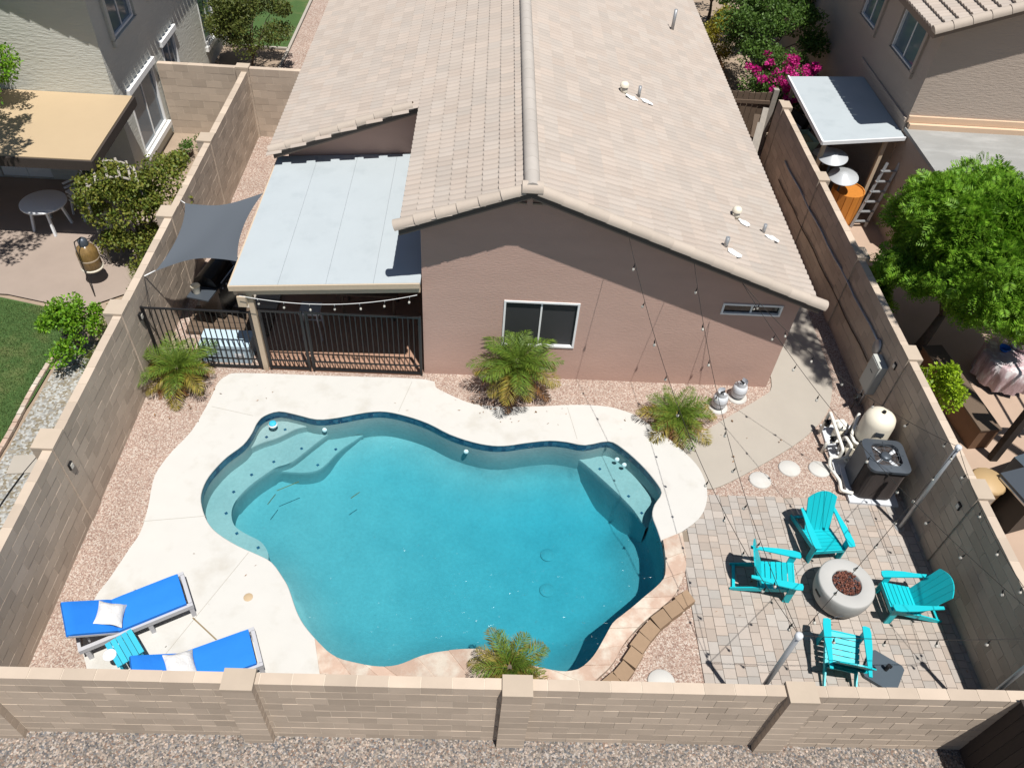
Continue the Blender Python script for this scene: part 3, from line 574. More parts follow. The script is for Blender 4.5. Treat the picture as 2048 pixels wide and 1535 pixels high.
MB().bar((-5.42, 7.44, 0), (-5.42, 7.44, zp(-5.42) - .28), .10, .10).build('post', m_tanwood, pc)
MB().box((-5.55, 7.36, 1.93), (.16, .16, .24)).build('post_bracket', m_tanwood, pc)
slabp = [(-5.6, 7.42), (-2.2, 7.42), (-2.2, 11.85), (-5.6, 11.85)]
tag(sheet('patio_slab', slabp, [], .03, M('patio_brick', (.33, .2, .14), .85, noise=(6, .15)), skirt=.08), kind='structure')
def fence(name, label, x0, x1, y, ztop, zbot, n, extra=None, parent=None):
    f = thing(name, label, 'fence', (x0, y, 0))
    MB().bar((0, 0, ztop), (x1 - x0, 0, ztop), .035, .03).build('top_rail', m_iron, f); MB().bar((0, 0, zbot), (x1 - x0, 0, zbot), .035, .03).build('bottom_rail', m_iron, f)
    MB().bar((0, 0, zbot + .22), (x1 - x0, 0, zbot + .22), .03, .02).build('lower_rail', m_iron, f)
    me = MB().bar((0, 0, zbot), (0, 0, ztop), .018, .018).mesh('picket', m_iron)
    for i in range(n): link('picket', me, f, ((x1 - x0) * (i + .5) / n, 0, 0))
    for x in (0.02, x1 - x0 - .02): MB().bar((x, 0, 0), (x, 0, ztop + .03), .04, .04).build('end_post', m_iron, f)
    return f
fence('iron_fence', 'black iron picket fence between the left wall and the patio post', -7.58, -5.48, 7.43, 1.55, .06, 20)
fence('iron_gate', 'narrow black iron gate panel beside the patio post', -5.34, -4.50, 7.43, 1.6, .06, 9)
fence('iron_fence', 'wide black iron picket fence panel reaching the house corner', -4.46, -2.2, 7.43, 1.6, .06, 22)
# shade sail
def sail():
    A, B, C, D = map(np.array, ((-7.45, 10.35, 1.98), (-5.80, 10.55, 2.2), (-5.78, 8.15, 2.2), (-7.45, 8.2, 1.85)))
    K = 16; V = []; F = []
    for i in range(K + 1):
        for j in range(K + 1):
            s, t = i / K, j / K; sag = 0.28 * (4 * s * (1 - s)) * 0.55
            ss = s + (0.5 - s) * .20 * 4 * t * (1 - t); tt = t + (0.5 - t) * .20 * 4 * s * (1 - s)
            p = A * (1 - ss) * (1 - tt) + B * ss * (1 - tt) + C * ss * tt + D * (1 - ss) * tt; p = p + np.array([0, 0, -.10 * 16 * s * (1 - s) * t * (1 - t) + .012 * math.sin(9 * s + 4 * t)])
            V.append(tuple(p))
    F = [(i * (K + 1) + j, (i + 1) * (K + 1) + j, (i + 1) * (K + 1) + j + 1, i * (K + 1) + j + 1) for i in range(K) for j in range(K)]
    t = thing('shade_sail', 'slate grey shade sail stretched between the left wall and patio cover', 'shade sail')
    MB().add(V, F, True).build('sail_cloth', m_sail, t)
    MB().tube([tuple(D), (-7.60, 8.0, 1.86)], .012, 6).build('tie_cord', m_white, t); MB().tube([tuple(A), (-7.6, 10.5, 1.95)], .01, 6).build('tie_cord', m_white, t)
    MB().tube([(-7.60, 8.0, 1.86), (-7.5, 7.5, 1.2)], .006, 5).build('guy_line', m_cord, t)
sail()
# grill under the sail
gr = thing('barbecue_grill', 'black barbecue grill with side shelf under the grey shade sail', 'grill', (-6.75, 9.2, 0.10), 1.35)
MB().box((0, 0, .42), (.75, .5, .72)).build('cabinet', m_blackm, gr); MB().box((0, -.27, .84), (.8, .10, .12)).build('control_panel', m_blackm, gr)
kn = MB().cyl((0, 0, 0), .022, .03, 10).mesh('knob', m_steel)
for i in range(5): link('knob', kn, gr, (-.3 + i * .15, -.33, .85), (1.57, 0, 0))
hood = MB(); K = 10; hv = [(x, -.26 + .52 * (.5 - .5 * math.cos(math.pi * k / K)), .88 + .26 * math.sin(math.pi * k / K)) for x in (-.38, .38) for k in range(K + 1)]
hood.add(hv, [(k, k + 1, K + 2 + k, K + 1 + k) for k in range(K)], True); hood.add(hv, [list(range(K + 1)), list(range(K + 1, 2 * K + 2))]); hood.build('hood', m_blackm, gr)
MB().bar((-.3, -.33, .98), (.3, -.33, .98), .02, .02).build('hood_handle', m_steel, gr)
MB().box((-.58, -.02, .85), (.4, .48, .03)).build('side_shelf', m_char, gr); MB().box((.56, -.02, .85), (.34, .48, .03)).build('side_shelf', m_char, gr)
MB().lathe([(.07, 0), (.09, .16), (.1, .18)], n=14).build('bucket', m_cream, gr, (-.6, .08, .87))
dk = thing('timber_platform', 'low weathered timber platform behind the iron fence', 'platform', (-6.45, 9.4, 0))
for i in range(11): MB().box((0, -.95 + i * .17, .06), (1.75, .155, .07)).build('plank', m_greywood if i > 4 else m_brownwood, dk)
ch = thing('deck_box', 'pale blue grey storage chest behind the iron fence', 'chest', (-6.25, 7.80, 0))
MB().box((0, 0, .22), (.98, .46, .42)).build('chest_body', m_chest, ch); MB().box((0, -.005, .46), (1.02, .5, .07)).build('lid', m_chest, ch)
MB().box((.28, -.2335, .2), (.2, .002, .16)).build('sticker', m_whitepl, ch); MB().box((.28, -.235, .2), (.15, .002, .02)).build('sticker_print', m_char, ch); MB().box((.28, -.235, .15), (.15, .002, .015)).build('sticker_print', m_char, ch)
st = thing('patio_stool', 'grey bar stool in the shade of the patio cover', 'stool', (-4.62, 8.5, 0.03))
MB().box((0, 0, .74), (.42, .38, .05)).build('seat', m_resin, st)
for a in (-1, 1):
    for b in (-1, 1): MB().bar((a * .14, b * .13, .72), (a * .2, b * .18, 0), .03, .03).build('leg', m_resin, st)
MB().bar((-.17, .15, .3), (.17, .15, .3), .025, .025).build('foot_rest', m_resin, st)
pt = thing('patio_table', 'dark table deep under the patio cover', 'table', (-3.5, 9.4, 0.03))
MB().box((0, 0, .73), (1.3, .8, .04)).build('table_top', m_brownwood, pt)
for a in (-1, 1):
    for b in (-1, 1): MB().bar((a * .55, b * .33, .72), (a * .55, b * .33, 0), .05, .05).build('leg', m_brownwood, pt)

# ---------------------------------------------------------------- paver patio
pv = tag(sheet('paver_bed', PATIO, [], 0.004, m_sand), kind='structure')
items = []; x = 2.66; ci = 0
while x < 7.05:
    wd = random.choice([.165, .165, .20]); y = 0.18 - random.uniform(0, .15)
    while y < 4.55:
        ln = min(random.choice([.125, .165, .165, .22]), 4.598 - y); items.append((x, y, wd, ln)); y += ln
    x += wd; ci += 1
cor = np.array([[(x + a * wd, y + b * ln) for a in (.04, .96) for b in (.04, .96)] for x, y, wd, ln in items])
okk = np.any([pip(cor[:, k], PATIO) for k in range(4)], axis=0) & ~((cor[:, :, 0].min(1) < 2.8) & (cor[:, :, 1].max(1) > 3.75)); items = [i for i, k in zip(items, okk) if k]
pos = np.array([(x + a / 2, y + b / 2, 0) for x, y, a, b in items]); order = np.argsort(np.linalg.norm(pos - CAMP, axis=1)); cache = {}; rest = MB()
for rank, i in enumerate(order):
    x, y, a, b = items[i]; z = random.uniform(-.002, .002)
    if rank < 300:
        if (a, b) not in cache: cache[(a, b)] = MB().box((0, 0, 0), (a - .007, b - .007, .03)).mesh('paver', m_paver)
        link('paver', cache[(a, b)], pv, (x + a / 2, y + b / 2, .013 + z))
    else: rest.box((x + a / 2, y + b / 2, .013 + z), (a - .007, b - .007, .03))
tag(rest.build('paver_field', m_paver, pv), kind='stuff')
for i, (x, y) in enumerate([(4.43, 4.99), (5.08, 5.30), (5.68, 5.31), (1.98, 1.0)]):
    o = MB().lathe([(0, .035), (.20, .035), (.215, .02), (.215, -.01)], n=26).build('stepping_stone', m_deck, None, (x, y, 0)); o.scale = (1, .92, 1)
    tag(o, ['round cream stepping stone nearest the curved deck', 'round cream stepping stone, middle of the three in a row', 'round cream stepping stone beside the pool equipment', 'round cream stepping stone alone behind the back wall'][i], 'stepping stone', 'stepping stones')
# ---------------------------------------------------------------- gravel stones on the surface
def stones(name, n, box, keep, z, s0, s1, mat, label):
    P = np.c_[RNG.uniform(box[0], box[1], n), RNG.uniform(box[2], box[3], n)]; P = P[keep(P)]; n = len(P)
    base = np.array([(1, 0, 0), (0, 1, 0), (-1, 0, 0), (0, -1, 0), (0, 0, 1), (0, 0, -1)], float); F = np.array([(0, 1, 4), (1, 2, 4), (2, 3, 4), (3, 0, 4)])
    s = RNG.uniform(s0, s1, (n, 1, 1)); sc = RNG.uniform(.6, 1.25, (n, 6, 3)); th = RNG.uniform(0, 6.28, n); V = base[None] * sc * s; V[:, :, 2] *= .6
    c, sn = np.cos(th)[:, None], np.sin(th)[:, None]; X = V[:, :, 0] * c - V[:, :, 1] * sn; Y = V[:, :, 0] * sn + V[:, :, 1] * c
    V = np.stack([X + P[:, None, 0], Y + P[:, None, 1], V[:, :, 2] + z + s[:, :, 0] * .15], -1)
    me = bpy.data.meshes.new(name); me.vertices.add(n * 6); me.vertices.foreach_set('co', V.reshape(-1).astype(np.float32))
    idx = (F[None] + (np.arange(n) * 6)[:, None, None]).reshape(-1).astype(np.int32); me.loops.add(len(idx)); me.loops.foreach_set('vertex_index', idx); me.polygons.add(len(idx) // 3); me.polygons.foreach_set('loop_start', np.arange(0, len(idx), 3, dtype=np.int32))
    me.materials.append(mat); me.update(calc_edges=True); return tag(link(name, me), label, 'gravel', kind='stuff')
def yardkeep(P):
    k = np.ones(len(P), bool)
    for poly in (deck_poly, pool_loop, smooth_loop(PATH, 3), PATIO, flag_in + fo[::-1], slabp): k &= ~pip(P, poly)
    k &= ~((P[:, 1] > 7.5) & (P[:, 0] > -5.6) & (P[:, 0] < 5.1)); return k
stones('yard_gravel', 95000, (XL, XR, .16, 12), yardkeep, 0.0, .006, .0145, m_stone, 'loose pink gravel filling the yard beds around the pool')
stones('alley_gravel', 34000, (-8, 8, -1.6, -0.02), lambda P: np.ones(len(P), bool), 0.2, .008, .024, m_stone2, 'loose mixed grey gravel in front of the back wall')

# ---------------------------------------------------------------- adirondack chairs round the fire bowl
def adirondack():
    r = empty('adirondack_chair')
    for i in range(6):
        x = .35 - i * .087; z = .365 - i * .024; MB().box((x, 0, z), (.078, .53, .02), rot=Euler((0, -.27, 0))).build('seat_slat', m_turq, r)
    MB().box((.405, 0, .335), (.022, .53, .085)).build('front_apron', m_turq, r)
    for k in range(5):
        w0 = .094; w1 = .108; c0, c1 = (k - 2) * w0, (k - 2) * w1; arc = lambda y: .80 - 1.7 * y * y
        pts = [(c0 - w0 / 2 + .003, 0), (c0 + w0 / 2 - .003, 0)] + [(y, arc(y)) for y in np.linspace(c1 + w1 / 2 - .003, c1 - w1 / 2 + .003, 6)]
        mb = MB(); th = math.radians(24); n = len(pts); d = Vector((-math.sin(th), 0, math.cos(th))); nn = Vector((math.cos(th), 0, math.sin(th))); o = Vector((-.10, 0, .23))
        vs = [o + Vector((0, a, 0)) + d * b + nn * e for e in (.011, -.011) for a, b in pts]
        mb.add(vs, [list(range(n))[::-1], list(range(n, 2 * n))] + [(i, (i + 1) % n, n + (i + 1) % n, n + i) for i in range(n)]); mb.build('back_slat', m_turq, r)
    for s in (-1, 1):
        arm = [(.47, .245), (.485, .29), (.47, .36), (.38, .375), (.1, .365), (-.15, .33), (-.36, .315), (-.36, .262), (-.1, .262), (.3, .25)]
        MB().prism([(a, s * b) for a, b in arm], .555, .579).build('armrest', m_turq, r)
        MB().box((.36, s * .278, .277), (.11, .024, .554)).build('front_leg', m_turq, r)
        MB().add([Vector(q) for q in [(.40, s * .252, .37), (.40, s * .252, .28), (-.50, s * .252, 0), (-.58, s * .252, 0), (-.58, s * .252, .05), (-.1, s * .252, .24), (.40, s * .228, .37), (.40, s * .228, .28), (-.50, s * .228, 0), (-.58, s * .228, 0), (-.58, s * .228, .05), (-.1, s * .228, .24)]],
                 [(0, 1, 2, 3, 4, 5), (11, 10, 9, 8, 7, 6)] + [(i, (i + 1) % 6, 6 + (i + 1) % 6, 6 + i) for i in range(6)]).build('rear_leg', m_turq, r)
        MB().add([(.33, s * .29, .55), (.39, s * .29, .55), (.36, s * .29, .40), (.33, s * .34, .55), (.39, s * .34, .55)], [(0, 1, 2), (0, 2, 3), (1, 4, 2), (0, 3, 4, 1), (2, 4, 3)]).build('arm_bracket', m_turq, r)
    MB().bar((-.27, -.31, .54), (-.27, .31, .54), .06, .022, up=(.4, 0, 1)).build('back_rail', m_turq, r)
    MB().bar((-.13, -.25, .21), (-.13, .25, .21), .06, .022).build('lower_back_rail', m_turq, r)
    MB().bar((-.52, -.25, .045), (-.52, .25, .045), .05, .022).build('stretcher', m_turq, r)
    return r
ad = adirondack()
for i, (x, y, a, lab) in enumerate([(5.11, 3.62, -84, 'turquoise adirondack chair beside the air conditioner, back to the house'), (3.98, 2.76, -11, 'turquoise adirondack chair nearest the pool, facing right'), (6.28, 2.36, 180, 'turquoise adirondack chair by the shaded right wall, facing left'), (4.83, 1.30, 78, 'turquoise adirondack chair next to the umbrella base, facing the house')]):
    o = ad if i == 0 else copy_tree(ad); o.location = (x, y, .03); o.rotation_euler = (0, 0, math.radians(a)); tag(o, lab, 'chair', 'turquoise chairs round the fire bowl')
fp = thing('fire_bowl', 'round cast concrete fire bowl filled with red lava rock', 'fire pit', (5.17, 2.50, .028))
MB().lathe([(.34, 0), (.405, .09), (.445, .2), (.465, .33), (.468, .45), (.462, .525), (.452, .542), (.44, .548), (.252, .55), (.243, .545), (.238, .50)], n=48).build('bowl', m_firec, fp)
MB().lathe([(0, .50), (.239, .50)], n=24).build('burner_pan', m_char, fp)
mb = MB()
for i in range(420):
    t = random.uniform(0, 6.283); rr = .222 * math.sqrt(random.random()); s = random.uniform(.012, .026); c = Vector((rr * math.cos(t), rr * math.sin(t), .515 + random.uniform(0, .03)))
    R_ = Euler((random.uniform(0, 6), random.uniform(0, 6), random.uniform(0, 6))).to_matrix(); vs = [c + R_ @ (Vector(q) * s * random.uniform(.7, 1.2)) for q in ((1, 0, 0), (0, 1, 0), (-1, 0, 0), (0, -1, 0), (0, 0, .8), (0, 0, -.8))]
    mb.add(vs, [(0, 1, 4), (1, 2, 4), (2, 3, 4), (3, 0, 4), (1, 0, 5), (2, 1, 5), (3, 2, 5), (0, 3, 5)])
tag(mb.build('lava_rock', m_lava, fp), kind='stuff')
MB().box((-.455, -.10, .36), (.02, .15, .035), rot=Euler((0, .05, .22))).build('handle_slot', m_black, fp)
MB().box((-.10, -.446, .25), (.30, .012, .008), rot=Euler((0, 0, .2))).build('door_seam', m_char, fp)
ub = thing('umbrella_base', 'dark slate square umbrella base lying beside the nearest chair', 'umbrella base', (5.55, 1.22, .028), -.62)
MB().prism([(-.27, -.22), (-.22, -.27), (.22, -.27), (.27, -.22), (.27, .22), (.22, .27), (-.22, .27), (-.27, .22)], 0, .075).build('weight_plate', m_slate, ub)
MB().cyl((.02, .04, .07), .032, .16, 12).build('pole_socket', m_black, ub); MB().cyl((.055, .04, .18), .014, .06, 8).build('clamp_knob', m_black, ub)
# ---------------------------------------------------------------- sun loungers
def lounger():
    r = empty('sun_lounger')     # x from the foot end (0) to the head; frame at z .26-.34
    for s in (-1, 1): MB().box((.90, s * .30, .29), (1.80, .06, .09)).build('side_rail', m_resin, r)
    MB().box((.03, 0, .29), (.06, .56, .09)).build('foot_rail', m_resin, r); MB().box((1.78, 0, .28), (.05, .56, .07)).build('head_rail', m_resin, r)
    for i in range(12): MB().box((.12 + i * .09, 0, .315), (.06, .55, .02)).build('slat', m_resin, r)
    for x in (.05, .72, 1.70):
        for s in (-1, 1): MB().box((x, s * .295, .125), (.07, .055, .25)).build('leg', m_resin, r)
    H = Vector((1.18, 0, .33)); th = math.radians(33)
    mb = MB(); d = Vector((math.cos(th), 0, math.sin(th)))
    for s in (-1, 1): mb.bar(H + Vector((0, s * .27, 0)), H + d * .74 + Vector((0, s * .27, 0)), .05, .04)
    mb.bar(H + d * .74 + Vector((0, -.29, 0)), H + d * .74 + Vector((0, .29, 0)), .05, .04); mb.build('backrest_frame', m_resin, r)
    for s in (-1, 1): MB().bar((1.62, s * .2, .29), tuple(H + d * .5 + Vector((0, s * .2, -.02))), .03, .03).build('back_strut', m_resin, r)
    def pad(L_, W_, T_):
        mb = MB(); K = 10; Q = 6; V = []
        for i in range(K + 1):
            for j in range(Q + 1):
                u = i / K; v = j / Q; e = min(1, 6 * min(u, 1 - u) + .35) * min(1, 5 * min(v, 1 - v) + .35); V.append((u * L_, (v - .5) * W_, T_ * (.55 + .45 * e)))
        n = len(V); V += [(x, y, 0) for x, y, z in V]
        F = [(i * (Q + 1) + j, (i + 1) * (Q + 1) + j, (i + 1) * (Q + 1) + j + 1, i * (Q + 1) + j + 1) for i in range(K) for j in range(Q)]
        ring = [i * (Q + 1) for i in range(K + 1)] + [K * (Q + 1) + j for j in range(1, Q + 1)] + [i * (Q + 1) + Q for i in range(K - 1, -1, -1)] + [j for j in range(Q - 1, 0, -1)]
        F2 = [(ring[k], ring[(k + 1) % len(ring)], n + ring[(k + 1) % len(ring)], n + ring[k]) for k in range(len(ring))]
        mb.add(V, F, True); mb.add(V, F2, True); return mb
    pad(1.10, .58, .085).build('seat_cushion', m_blue, r, (.09, 0, .335))
    pad(.76, .58, .085).build('back_cushion', m_blue, r, (1.19, 0, .345), (0, -th, 0))
    return r
def pillow(name, label, loc, rot, s=.40):
    K = 10; V = []
    for sg in (1, -1):
        for i in range(K + 1):
            for j in range(K + 1):
                u = 2 * i / K - 1; v = 2 * j / K - 1; h = .085 * (1 - u ** 4) * (1 - v ** 4) + .006; pin = 1 - .10 * (1 - abs(u) ** 2) * abs(v) ** 3; pin2 = 1 - .10 * (1 - abs(v) ** 2) * abs(u) ** 3
                V.append((u * s / 2 * pin2, v * s / 2 * pin, sg * h + .008 * math.sin(5 * u + 3 * v)))
    n = (K + 1) ** 2; F = []
    for o in (0, n): F += [(o + i * (K + 1) + j, o + (i + 1) * (K + 1) + j, o + (i + 1) * (K + 1) + j + 1, o + i * (K + 1) + j + 1) for i in range(K) for j in range(K)]
    return tag(MB().add(V, F, True).build(name, m_pillow, None, loc, rot), label, 'pillow', 'silver pillows on the loungers')
lg = lounger(); lg.scale = (.92, 1, 1); lg.location = (-5.49, 2.17, ZD); lg.rotation_euler = (0, 0, math.radians(209)); tag(lg, 'blue cushioned grey sun lounger farther from the back wall', 'sun lounger', 'blue loungers on the deck')
l2 = copy_tree(lg); l2.location = (-4.19, 1.25, ZD); l2.rotation_euler = (0, 0, math.radians(204.5)); tag(l2, 'blue cushioned grey sun lounger close against the back wall', 'sun lounger', 'blue loungers on the deck')
pillow('throw_pillow', 'silver pillow on the lounger farther from the wall', (-6.44, 1.60, .56), (0.1, -.42, 3.25))
pillow('throw_pillow', 'silver pillow on the lounger against the back wall', (-5.19, .84, .56), (0, -.35, 3.6), .42)
tb = thing('side_table', 'small aqua slatted side table between the two loungers', 'side table', (-6.10, 1.12, ZD), .72)
for i in range(5): MB().box((-.16 + i * .08, 0, .42), (.073, .46, .018)).build('top_slat', m_turq2, tb)
for a in (-1, 1):
    for b in (-1, 1): MB().bar((a * .15, b * .19, .41), (a * .17, b * .21, 0), .055, .022).build('leg', m_turq2, tb)
    MB().bar((a * .16, -.2, .14), (a * .16, .2, .14), .05, .02).build('stretcher', m_turq2, tb)
cl = thing('round_dial', 'white round dial lying on the aqua side table', 'dial', (-6.27, 1.00, ZD + .43)); MB().lathe([(0, .02), (.085, .02), (.095, .012), (.095, 0)], n=22).build('dial_face', m_whitepl, cl)
for i in range(8): MB().box((.068 * math.cos(i * .785), .068 * math.sin(i * .785), .0215), (.016, .006, .002), i * .785).build('dial_mark', m_rooft, cl)
# ---------------------------------------------------------------- poles and string lights
P1 = Vector((3.20, .53, 2.58)); P2 = Vector((6.81, 3.99, 2.37)); P3 = Vector((6.71, .59, 2.6))
for p, lab in ((P1, 'grey metal light pole behind the back wall near the chairs'), (P2, 'grey metal light pole at the right wall by the air conditioner'), (P3, 'grey metal light pole in the near right corner')):
    t = thing('light_pole', lab, 'pole', (p.x, p.y, .02), group='string light poles'); MB().cyl((0, 0, 0), .036, p.z - .02, 14).build('pole_tube', m_galv, t); MB().lathe([(.05, p.z - .07), (.052, p.z - .01), (.03, p.z + .01), (0, p.z + .015)], n=14).build('pole_cap', m_tank, t)
    MB().cyl((0, 0, -.01), .09, .03, 12).build('base_flange', m_galv, t)
socket_me = MB().cyl((0, 0, -.048), .013, .048, 8, .010).mesh('socket', m_black)
bulb_me = MB().lathe([(.010, -.048), (.020, -.07), (.024, -.088), (.016, -.106), (0, -.112)], n=10).mesh('bulb', m_bulb)
def string(label, a, b, sag, step=.62, r=.0048, mat=m_cord, hang=.05):
    a = Vector(a); b = Vector(b); L_ = (b - a).length; n = 28; t_ = thing('string_light', label, 'string lights', tuple(a), group='string lights')
    pt = lambda t: (b - a) * t + Vector((0, 0, -sag * 4 * t * (1 - t)))
    MB().tube([pt(i / n) for i in range(n + 1)], r, 5).build('cable', mat, t_)
    k = int(L_ / step)
    for i in range(k):
        p = pt((i + .7) / k); s_ = link('socket', socket_me, t_, (p.x, p.y, p.z - hang), (random.uniform(-.3, .3), random.uniform(-.3, .3), 0)); link('bulb', bulb_me, s_)
        MB().tube([p, p - Vector((0, 0, hang))], .004, 4).build('drop_wire', mat, t_)
Hh1, Hh2, Hh3 = (1.44, 7.10, 4.0), (2.69, 7.10, 3.52), (3.68, 7.10, 3.08)
string('light string from the upper roof rake down to the pole near the chairs', Hh1, P1, .75)
string('light string from the middle roof rake to the pole near the chairs', Hh2, P1, .55)
string('light string from the lower roof rake to the pole by the air conditioner', Hh3, P2, .35)
string('light string from the lower roof rake over the air conditioner to the corner pole', Hh3, P3, .45)
string('light string crossing above the fire bowl between two poles', P1, P2, .12)
string('light string along the back wall to the corner pole', P1, P3, .10)
string('light string along the shaded right wall', P2, P3, .25)
string('pale light string under the patio cover edge', (-5.55, 7.22, 2.14), (-2.24, 7.22, 2.35), .22, .42, .006, m_white)
# ---------------------------------------------------------------- pool equipment and air conditioner
ac = thing('air_conditioner', 'dark brown air conditioning condenser with a top fan on a pad', 'air conditioner', (6.50, 4.93, 0), -.06)
def rrect(a, r, k=5): return [(sx * (a - r) + r * math.cos(t), sy * (a - r) + r * math.sin(t)) for sx, sy, t0 in ((1, 1, 0), (-1, 1, 1.571), (-1, -1, 3.142), (1, -1, 4.712)) for t in np.linspace(t0, t0 + 1.571, k)]
MB().prism([(-.46, -.46), (.46, -.46), (.46, .46), (-.46, .46)], 0, .08).build('pad', m_tank, ac)
MB().prism(rrect(.355, .13), .08, .90).build('cabinet', m_brownm, ac)
for i in range(24): 
    z = .14 + i * .031; mb = MB(); q = rrect(.362, .135); mb.prism(q, z, z + .007); mb.build('louvre', m_brownm, ac)
MB().prism([(-.372, -.1), (-.372, .36), (-.36, .372), (-.25, .372), (-.25, .36), (-.36, .36), (-.36, -.1)], .09, .9).build('service_panel', m_char, ac)
top = MB(); oq = rrect(.385, .13, 6); n = len(oq); iq = [(.30 * math.cos(math.atan2(y, x)), .30 * math.sin(math.atan2(y, x))) for x, y in oq]
top.add([(x, y, .895) for x, y in oq] + [(x, y, .955) for x, y in oq] + [(x, y, .985) for x, y in iq] + [(x, y, .93) for x, y in iq], [(k * n + i, k * n + (i + 1) % n, (k + 1) * n + (i + 1) % n, (k + 1) * n + i) for k in range(3) for i in range(n)]); top.build('top_cover', m_char, ac)
MB().lathe([(0, .82), (.31, .82)], n=24).build('fan_well', m_black, ac)
hub = MB().lathe([(.10, .86), (.10, .95), (.08, .97), (0, .975)], n=18).build('fan_hub', m_char, ac)
for i in range(4):
    a = i * 1.571 + .4; MB().add([(.08 * math.cos(a), .08 * math.sin(a), .90), (.28 * math.cos(a - .2), .28 * math.sin(a - .2), .87), (.28 * math.cos(a + .35), .28 * math.sin(a + .35), .92), (.09 * math.cos(a + .5), .09 * math.sin(a + .5), .93)], [(0, 1, 2, 3)]).build('fan_blade', m_tank, ac)
for i in range(8): a = i * .785; MB().tube([(.09 * math.cos(a), .09 * math.sin(a), .965), (.31 * math.cos(a), .31 * math.sin(a), .985)], .005, 5).build('guard_wire', m_char, ac)
for rr in (.16, .23): MB().tube([(rr * math.cos(t), rr * math.sin(t), .974) for t in np.linspace(0, 6.283, 25)], .004, 5).build('guard_ring', m_char, ac)
fi = thing('pool_filter', 'tall cream pool filter tank beside the air conditioner', 'filter', (6.66, 5.80, 0))
MB().lathe([(.28, .0), (.30, .02), (.30, .42)], n=28).build('tank_base', m_cream, fi); MB().lathe([(.315, .42), (.32, .45), (.315, .48)], n=28).build('clamp_band', m_black, fi)
MB().lathe([(.30, .48), (.295, .95), (.27, 1.06), (.20, 1.13), (.10, 1.165), (0, 1.17)], n=28).build('tank_dome', m_cream, fi)
MB().cyl((0, 0, 1.165), .035, .05, 10).build('pressure_gauge', m_black, fi); MB().box((-.06, -.292, .86), (.16, .012, .09), rot=Euler((-.05, 0, -.2))).build('nameplate', m_char, fi)
pp = thing('pool_pump', 'cream pool pump and valves in a tangle of white pipes', 'pump', (6.2, 6.05, 0))
MB().cyl((.05, .1, .0), .11, .36, 16).build('strainer_pot', m_cream, pp); MB().lathe([(.12, .36), (.125, .40), (.06, .43), (0, .43)], (.05, .1, 0), 16).build('strainer_lid', m_pvc, pp)
MB().tube([(.12, -.1, .2), (.12, -.45, .2)], .1, 14).build('motor', m_cream, pp); MB().box((.12, -.28, .05), (.26, .4, .1)).build('motor_base', m_black, pp)
for x, y, z in ((-.22, -.25, .33), (-.1, -.42, .4), (-.26, .1, .42)):
    v_ = MB().cyl((x, y, z - .06), .055, .12, 12).build('valve', m_black, pp); MB().bar((x - .09, y, z + .075), (x + .09, y + .03, z + .075), .03, .02).build('valve_handle', m_black, v_)
def pipe(pts, r=.033): MB().tube(smooth_loop3(pts), r, 10).build('pipe', m_pvc, pp, (-6.2, -6.05, 0))
def smooth_loop3(pts):
    out = []
    for i, p in enumerate(pts):
        p = Vector(p)
        if 0 < i < len(pts) - 1:
            a = Vector(pts[i - 1]); b = Vector(pts[i + 1]); ra = min(.05, (a - p).length / 2); rb = min(.05, (b - p).length / 2); A = p + (a - p).normalized() * ra; B_ = p + (b - p).normalized() * rb
            out += [A * (1 - t) ** 2 + p * 2 * t * (1 - t) + B_ * t * t for t in (0, .33, .67, 1)]
        else: out.append(p)
    return out
pipe([(5.93, 6.24, .05), (5.93, 6.24, .66), (5.99, 5.40, .52), (5.99, 5.40, .30), (5.82, 5.40, .28), (5.84, 5.3, .12), (5.94, 4.96, .12), (5.90, 4.73, .12), (6.10, 4.66, .14)])
pipe([(6.48, 6.18, .05), (6.48, 6.18, .72), (6.28, 5.80, .50), (6.28, 5.62, .5), (6.45, 5.62, .40)]); pipe([(6.05, 6.2, .42), (6.3, 6.25, .42), (6.3, 6.1, .3)]); pipe([(6.15, 5.75, .0), (6.15, 5.75, .5), (6.2, 5.5, .5), (6.2, 5.5, .1), (6.32, 5.35, .1)])
pipe([(5.85, 5.75, .0), (5.85, 5.75, .3), (6.0, 5.78, .3), (6.25, 5.8, .35)]); pipe([(6.0, 5.45, .22), (6.25, 5.45, .22), (6.45, 5.55, .22)], .028)
pd = MB().prism([(5.95, 5.15), (6.85, 5.35), (6.98, 6.45), (6.0, 6.45)], 0, .05).build('equipment_pad', m_tank); tag(pd, 'grey concrete pad under the pool pump and filter', 'pad')
sp_ = thing('flood_light', 'small black flood light on a stake by the right wall', 'light', (6.80, 6.94, 0)); MB().cyl((0, 0, 0), .012, .36, 8).build('stake', m_black, sp_); MB().box((0, 0, .42), (.14, .07, .11), rot=Euler((.5, 0, .5))).build('lamp_head', m_black, sp_); MB().box((-.02, -.034, .42), (.11, .008, .085), rot=Euler((.5, 0, .5))).build('lens', m_glassb, sp_)
eb_ = thing('electrical_panel', 'beige electrical box mounted on the shaded right wall', 'electrical box', (7.09, 7.12, .5)); MB().box((-.09, 0, .38), (.17, .42, .76)).build('enclosure', m_greybox, eb_); MB().box((-.18, 0, .40), (.012, .38, .66)).build('door', m_greybox, eb_)
MB().box((-.189, -.02, .5), (.004, .12, .02)).build('label_print', m_char, eb_); MB().cyl((-.08, -.05, -.5), .022, .5, 8).build('conduit', m_galv, eb_); MB().cyl((-.08, .08, -.5), .018, .5, 8).build('conduit', m_galv, eb_)
dm = MB().lathe([(0, .02), (.13, .02), (.14, .0), (.14, -.02)], n=22).build('meter_disc', m_galv, None, (7.06, 7.55, 1.25), (0, -1.571, 0)); dm.scale = (1.3, 1, 1); tag(dm, 'oval grey disc on the right wall above the electrical box', 'disc')
